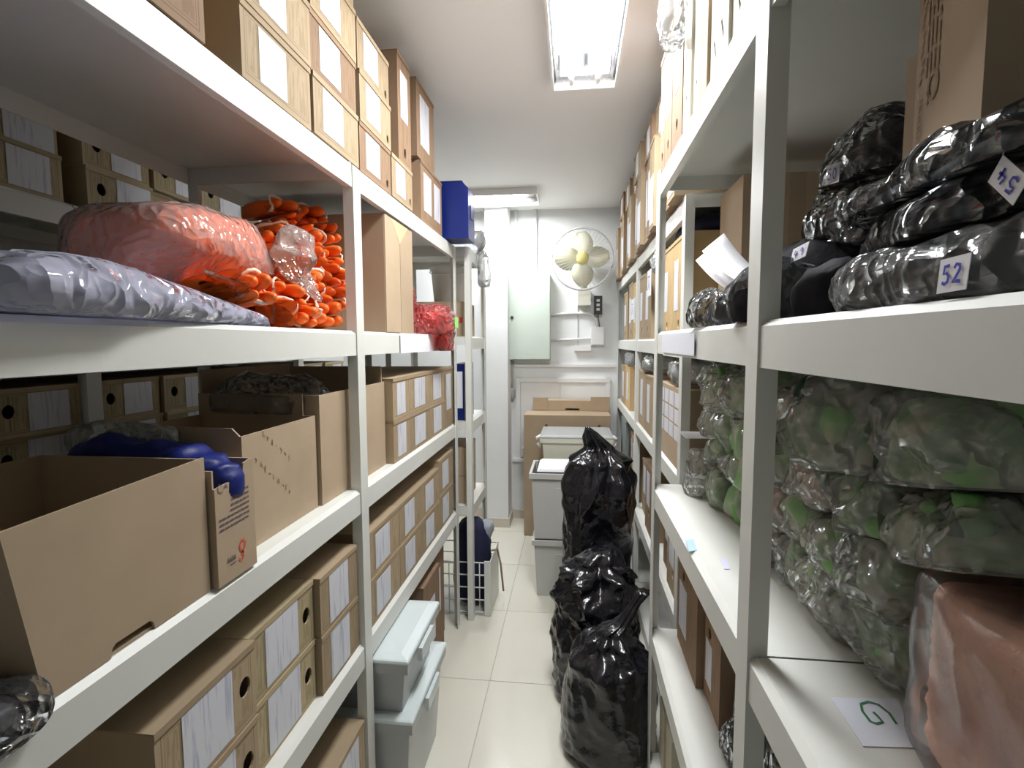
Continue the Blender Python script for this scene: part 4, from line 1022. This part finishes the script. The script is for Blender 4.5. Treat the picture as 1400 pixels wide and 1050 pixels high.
# ------------------------------------------------------------------ glove bags on the shelf below
z = R3+.0006; r3 = random.Random(11); k = 0
GREENB = mat('bright_green_rubber', srgb(112, 168, 96), .6, var=.2)
LAY = ['bottom', 'second', 'third', 'top']
for row, (n_, ya, yb) in enumerate(((7, .77, 1.52), (8, .745, 1.53), (7, .60, 1.50), (7, .63, 1.48))):
    for col in range(n_):
        y = ya+(yb-ya)*col/(n_-1)+r3.uniform(-.012, .012); x = .53-.022*row+r3.uniform(-.02, .02)
        zz = z+.098*row+r3.uniform(0, .008)
        size = (.112, .078, .060) if row < 2 else (.112, .088, .060); seed = 200+k
        red = (k % 7 == 3)
        t = thing('glove_bag', (x, y, zz), f'clear bag of rosy and red rubber gloves in the {LAY[row]} layer of the heap' if red else f'clear crumpled bag of green rubber gloves in the {LAY[row]} layer of the heap', 'glove bag',
                  'heap of red-flecked glove bags' if red else 'heap of green glove bags', rot=((0 if row == 0 else r3.uniform(-.12, .12)), (0 if row == 0 else r3.uniform(-.1, .1)), r3.uniform(-.3, .3)))
        pillow_ob('film', size, FILMM, t, amp=.026, freq=19, seed=seed, flat=-.75, nu=76, nv=46)
        pillow_ob('gloves', (size[0]*.94, size[1]*.93, size[2]*.92), MOT[2] if red else MOT[k % 2], t, (0, 0, .004), amp=.020, freq=17, seed=seed+7, flat=-.75, nu=48, nv=30)
        for q in range(2 + (k % 2)):
            m_ = RED1 if red else [GREEN1, GREEN2, GREENB][(k+q) % 3]
            pillow_ob('glove', (r3.uniform(.03, .045), r3.uniform(.02, .03), r3.uniform(.012, .018)), m_, t,
                      (-size[0]*r3.uniform(.72, .88), r3.uniform(-.055, .045), .02+.03*q), (r3.uniform(-.6, .6), r3.uniform(.9, 1.5), r3.uniform(-.5, .5)), amp=.010, freq=24, seed=seed+q, nu=24, nv=14)
        k += 1
# pink towel in a clear bag
t = thing('bagged_towel', (.485, .465, z), 'salmon pink towelling folded in a clear bag beside the glove bags', 'towel')
def block(name, dims, m, parent, loc, rz, bev, cuts, amp, freq, seed, crease=False):
    """soft-edged block with a rippled surface, base at z = 0"""
    bm = bmesh.new(); bmesh.ops.create_cube(bm, size=1)
    for v in bm.verts: v.co = Vector((v.co.x*dims[0], v.co.y*dims[1], (v.co.z+.5)*dims[2]))
    bmesh.ops.subdivide_edges(bm, edges=bm.edges[:], cuts=cuts, use_grid_fill=True)
    bmesh.ops.recalc_face_normals(bm, faces=bm.faces)
    c = Vector((0, 0, dims[2]/2)); off = Vector((seed, seed*2, seed*3))
    for v in bm.verts:                     # round the edges
        q = v.co-c; lim = Vector([max(0, dims[i]/2-bev) for i in range(3)])
        core = Vector([max(-lim[i], min(lim[i], q[i])) for i in range(3)]); d = q-core
        if d.length > 1e-6: v.co = c+core+d.normalized()*min(bev, d.length)
    bm.normal_update()
    nr = {v.index: v.normal.copy() for v in bm.verts}
    for v in bm.verts:
        p = v.co+off
        k = (mn.voronoi(p*freq)[0][0]-.4)*2*amp if crease else amp*mn.noise(Vector((p.x*freq*.6, p.y*freq, p.z*freq*2)))
        v.co += nr[v.index]*k; v.co.z = max(v.co.z, .0)
    me = bpy.data.meshes.new(name); bm.to_mesh(me); bm.free(); me.materials.append(m); me.polygons.foreach_set('use_smooth', [True]*len(me.polygons))
    o = link(name, me, parent, loc); o.rotation_euler = (0, 0, rz); return o
block('towel', (.205, .30, .205), PINK, t, (0, 0, .002), -.12, .022, 44, .0035, 55, 3)
block('film', (.232, .33, .222), film('thin_film', (.95, .95, .95, 1), .06, .2, 9, .25), t, (-.002, .002, 0), -.12, .03, 26, .006, 12, 5, True)
cc = A(1300, 862, X=.43)
MB().tube([(cc.x+.02+.04*math.cos(q*.2618), cc.y+.035*math.sin(q*.2618), cc.z+.014*math.cos(q*.2618)+.004*math.sin(q*.8)) for q in range(24)], .0022, 6, closed=True).build('bag_mouth', FILMM, t, True)
# papers lying on the shelf
zq = R3+.0012
def sheet(name, pts, m, label, cat, th=.0006):
    v = [A(px, py, Z=zq) for px, py in pts]; c = sum(v, Vector())/len(v)
    t = thing(name, (c.x, c.y, R3), label, cat); n = len(v)
    MB().add(v+[p-Vector((0, 0, th)) for p in v], [tuple(range(n)), tuple(range(2*n-1, n-1, -1))]+[(i, i+n, (i+1) % n+n, (i+1) % n) for i in range(n)]).build('paper', m, t)
    return t
t = sheet('paper_sign', [(1135, 953), (1228, 955), (1250, 1022), (1180, 1020)], mat('bluish_paper', srgb(226, 230, 240), .6), 'white paper marked with a green letter G on the shelf', 'paper')
mb = MB(); mb.ribbon([A(px, py, Z=zq+.0008) for px, py in [(1226, 990), (1216, 975), (1201, 963), (1187, 959), (1177, 962), (1179, 972), (1190, 986), (1198, 989), (1207, 987), (1201, 980), (1194, 973)]], .0032, (0, 0, 1)); mb.build('letter', INKG, t)
sheet('paper_sheet', [(1046, 768), (1075, 766), (1100, 796), (1066, 800)], mat('bluish_paper', srgb(226, 230, 240), .6), 'blank pale paper half under the glove bags', 'paper')
PB = mat('pale_blue_tape', srgb(176, 206, 234), .5)
sheet('tape_scrap', [(937, 738), (948, 737), (953, 752), (942, 754)], PB, 'pale blue tape scrap on the shelf before the glove bags', 'tape')
sheet('tape_scrap', [(984, 764), (994, 764), (998, 778), (990, 778)], mat('lilac_tape', srgb(216, 216, 240), .5), 'lilac tape scrap on the shelf by the middle post', 'tape')
# far end of that shelf: carton, film and a white sheet
t = carton(.45, .725, 1.60, 1.735, z, z+.33, 'brown carton at the far end of the glove bag shelf', None, KRAFT, False)
boxmesh('tape', (.58, .62, 1.599, 1.5998, z, z+.33), mat('kraft_tape', srgb(200, 178, 142), .4), t)
bag('clear film bag heaped before the far brown carton', (.395, 1.645, z), (.045, .07, .085), FILMM, (0, 0, 0), .014, 16, 331)
bag('crumpled clear film on top of the far brown carton', (.57, 1.665, z+.331), (.12, .06, .04), FILMG, (0, 0, 0), .014, 16, 332)
p0 = A(955, 608, Y=1.42)
t = thing('paper_sheet', (.39, 1.64, z+.18), 'white sheet stuck out between clear film bags', 'paper')
boxmesh('sheet', (.335, .44, 1.585, 1.70, z+.183, z+.185), PLAIN, t)
# ------------------------------------------------------------------ low shelf of that rack
z = R4+.0006
for i, (a, b, h) in enumerate([(1.44, 1.70, .30), (1.28, 1.43, .24)]):
    abox((.345+.02*i, (a+b)/2, z), -1, round(b-a, 3), h, .3, f'brown archive box on the low shelf, {"against" if i else "past"} the black plastic packs', 'low shelf boxes', (.3, .8, .014), (.1, .5, .2, .7), ARCHB)
for i, (x, y, zz, sx, sy, sz) in enumerate([(.44, 1.16, 0, .085, .10, .07), (.46, 1.14, .105, .08, .10, .06), (.45, .95, 0, .09, .09, .08), (.47, .95, .125, .08, .09, .06)]):
    bag(f'black film pack on the low shelf, {"upper" if i % 2 else "lower"} one {"by the brown box" if i < 2 else "by the middle post"}', (x, y, z+zz), (sx, sy, sz), FILMG, (0, 0, .1*i), .018, 13, 340+i,
        [((sx*.92, sy*.92, sz*.9), BLACKBAG, (0, 0, .002))], 'black film packs on the low shelf')
t = carton(.30, .56, 1.52, 1.73, R5+.0006, .30, 'pale carton on the lowest shelf behind the front sack', None, mat('pale_card', srgb(196, 190, 170), .7), False)
boxmesh('tape', (.2992, .2999, 1.61, 1.64, R5+.001, .30), KRAFT, t)

a, b = A(907, 470, X=XR1), A(952, 470, X=XR1)
tag(boxmesh('hanging_sheet', (XR1-.0045, XR1-.0035, b.y, a.y, R2-.062, R2-.012), mat('bluish_paper', srgb(226, 230, 240), .6)), 'pale paper strip stuck on the lip of the garment shelf', 'paper strip')

# ------------------------------------------------------------------ soft things press flat where they meet
bpy.context.view_layer.update()
def soft(root, only=None, skip=()):
    obs = [o for o in ([root]+list(root.children)) if o.type == 'MESH' and (only is None or o.name.split('.')[0] in only) and o.name.split('.')[0] not in skip]
    P = []
    for o in obs:
        if o.data.users > 1: o.data = o.data.copy()
        P.append([o, [o.matrix_world @ v.co for v in o.data.vertices]])
    return {'root': root, 'parts': P}
def ext(p):
    vs = [v for _, L_ in p['parts'] for v in L_]
    return Vector([min(v[i] for v in vs) for i in range(3)]), Vector([max(v[i] for v in vs) for i in range(3)])
def clip(p, q, n, lap=.0006):
    """lay every point that lies beyond the plane (point q, normal n) back onto it; what is inside a film stays just behind it"""
    two = len(p['parts']) > 1
    for o, vs in p['parts']:
        e = lap if (o.name.startswith('film') or not two) else -.002
        for i, v in enumerate(vs):
            d = (v-q).dot(n)-e
            if d > 0: vs[i] = v-n*d
def press(A_, B_, wa=.5):
    """flatten both where they overlap, on one plane between them (wa: share that A_ gives way)"""
    la, ha = ext(A_); lb, hb = ext(B_)
    if any(la[i] >= hb[i] or lb[i] >= ha[i] for i in range(3)): return
    ca, cb = (la+ha)/2, (lb+hb)/2; h = (ha-la+hb-lb)/2
    n = Vector([(cb[i]-ca[i])/max(h[i], .01)**2 for i in range(3)])
    if n.length < 1e-6: return
    n.normalize()
    sa = max((v-ca).dot(n) for _, L_ in A_['parts'] for v in L_); sb = max((v-cb).dot(-n) for _, L_ in B_['parts'] for v in L_)
    over = sa+sb-(cb-ca).dot(n)
    if over <= 0: return
    q = ca+n*(sa-over*wa)
    if wa > 0: clip(A_, q, n)
    if wa < 1: clip(B_, q, -n)
def against_box(p, b):
    """keep a soft thing out of a hard box: flatten it on the face it least enters"""
    lo, hi = ext(p); best = None
    for i in range(3):
        for sgn, depth in ((1, hi[i]-b[2*i]), (-1, b[2*i+1]-lo[i])):
            if depth <= 0: return
            if best is None or depth < best[0]: best = (depth, i, sgn)
    _, i, sgn = best; n = Vector((0, 0, 0)); n[i] = sgn; q = Vector((0, 0, 0)); q[i] = b[2*i] if sgn > 0 else b[2*i+1]
    clip(p, q, n)
def settle(ps):
    for p in ps:
        for o, vs in p['parts']:
            im = o.matrix_world.inverted()
            o.data.vertices.foreach_set('co', [c for v in vs for c in im @ v]); o.data.update()
tops = [o for o in COL.objects if o.parent is None]
def named(nm): return [o for o in tops if o.name.split('.')[0] == nm]
def lab(txt): return [o for o in tops if txt in o.get('label', '')][0]
pairs = lambda ps: [(ps[i], ps[j]) for i in range(len(ps)) for j in range(i)]
# heap of glove bags, its film neighbours, towel and far carton
heap = [soft(o) for o in named('glove_bag')]
fb, ft = soft(lab('heaped before the far brown')), soft(lab('on top of the far brown'))
towel = soft(lab('salmon pink'))
for _ in range(2):
    for a_, b_ in pairs(heap): press(a_, b_)
    for p in heap: press(p, fb); press(p, ft); press(p, towel, 1)
for p in heap+[fb, ft]:
    against_box(p, (.45, .725, 1.60, 1.735, R3, R3+.3306)); against_box(p, (XR1, XR1+.47, -.14, 1.75, R2-.0465, R2)); against_box(p, (XR1, XR1+.47, -.14, 1.75, R3-.05, R3+.0004))
for y_ in (.785, 1.70):
    for p in heap+[fb]: against_box(p, (.70, .735, y_, y_+.05, 0, 3))
settle(heap+[fb, ft])
# garments
gar = [soft(o) for o in named('bagged_garment')]
for _ in range(2):
    for a_, b_ in pairs(gar): press(a_, b_)
for p in gar:
    against_box(p, (.425, .70, .722, .730, R2, 1.90)); against_box(p, (.405, .425, .70, .722, R2, 1.84)); against_box(p, (.435, .725, 1.45, 1.66, R2, 1.93))
    against_box(p, (XR1-.003, XR1+.47, -.14, 1.75, R2-.05, R2+.0004)); against_box(p, (XR1-.003, XR1+.026, .785, .835, 0, 3))
settle(gar)
# orange gloves, their sack and the flat bag under it
glv = [soft(o) for o in named('rubber_glove')]; sk = lab('packed with orange')
body_, tail_ = soft(sk, None, ('film_tail', 'paper_label')), soft(sk, ('film_tail',))
lil, lav = soft(lab('flat lilac')), soft(lab('folded lavender'))
for _ in range(2):
    press(lil, lav); press(lil, body_); press(lav, body_)
    for a_, b_ in pairs(glv): press(a_, b_)
    for p in glv: press(p, body_, .3); press(p, tail_, .3); press(p, lil, .6)
for p in glv+[lil, lav]:
    against_box(p, (-1.07, XL+.003, .05, 2.62, L2-.05, L2+.0004)); against_box(p, (-1.02, -.605, 1.645, 1.935, L2, 1.912)); against_box(p, (XL-.03, XL+.004, 1.383, 1.433, 0, 2))
settle(glv+[body_, tail_, lil, lav])
# sacks, black packs, red bags, loose films
for ps in ([soft(o) for o in named('refuse_sack')], [soft(o) for o in tops if o.get('group') == 'black film packs on the low shelf'],
           [soft(o, None, ('lime_paper',)) for o in (lab('red crinkled'), lab('red-tinted'), lab('wine red bag'))],
           [soft(lab('royal blue plastic')), soft(lab('behind the royal blue'))], [soft(lab('draped over the top of the short')), soft(lab('hanging down the front of the short'))]):
    for a_, b_ in pairs(ps): press(a_, b_)
    settle(ps)
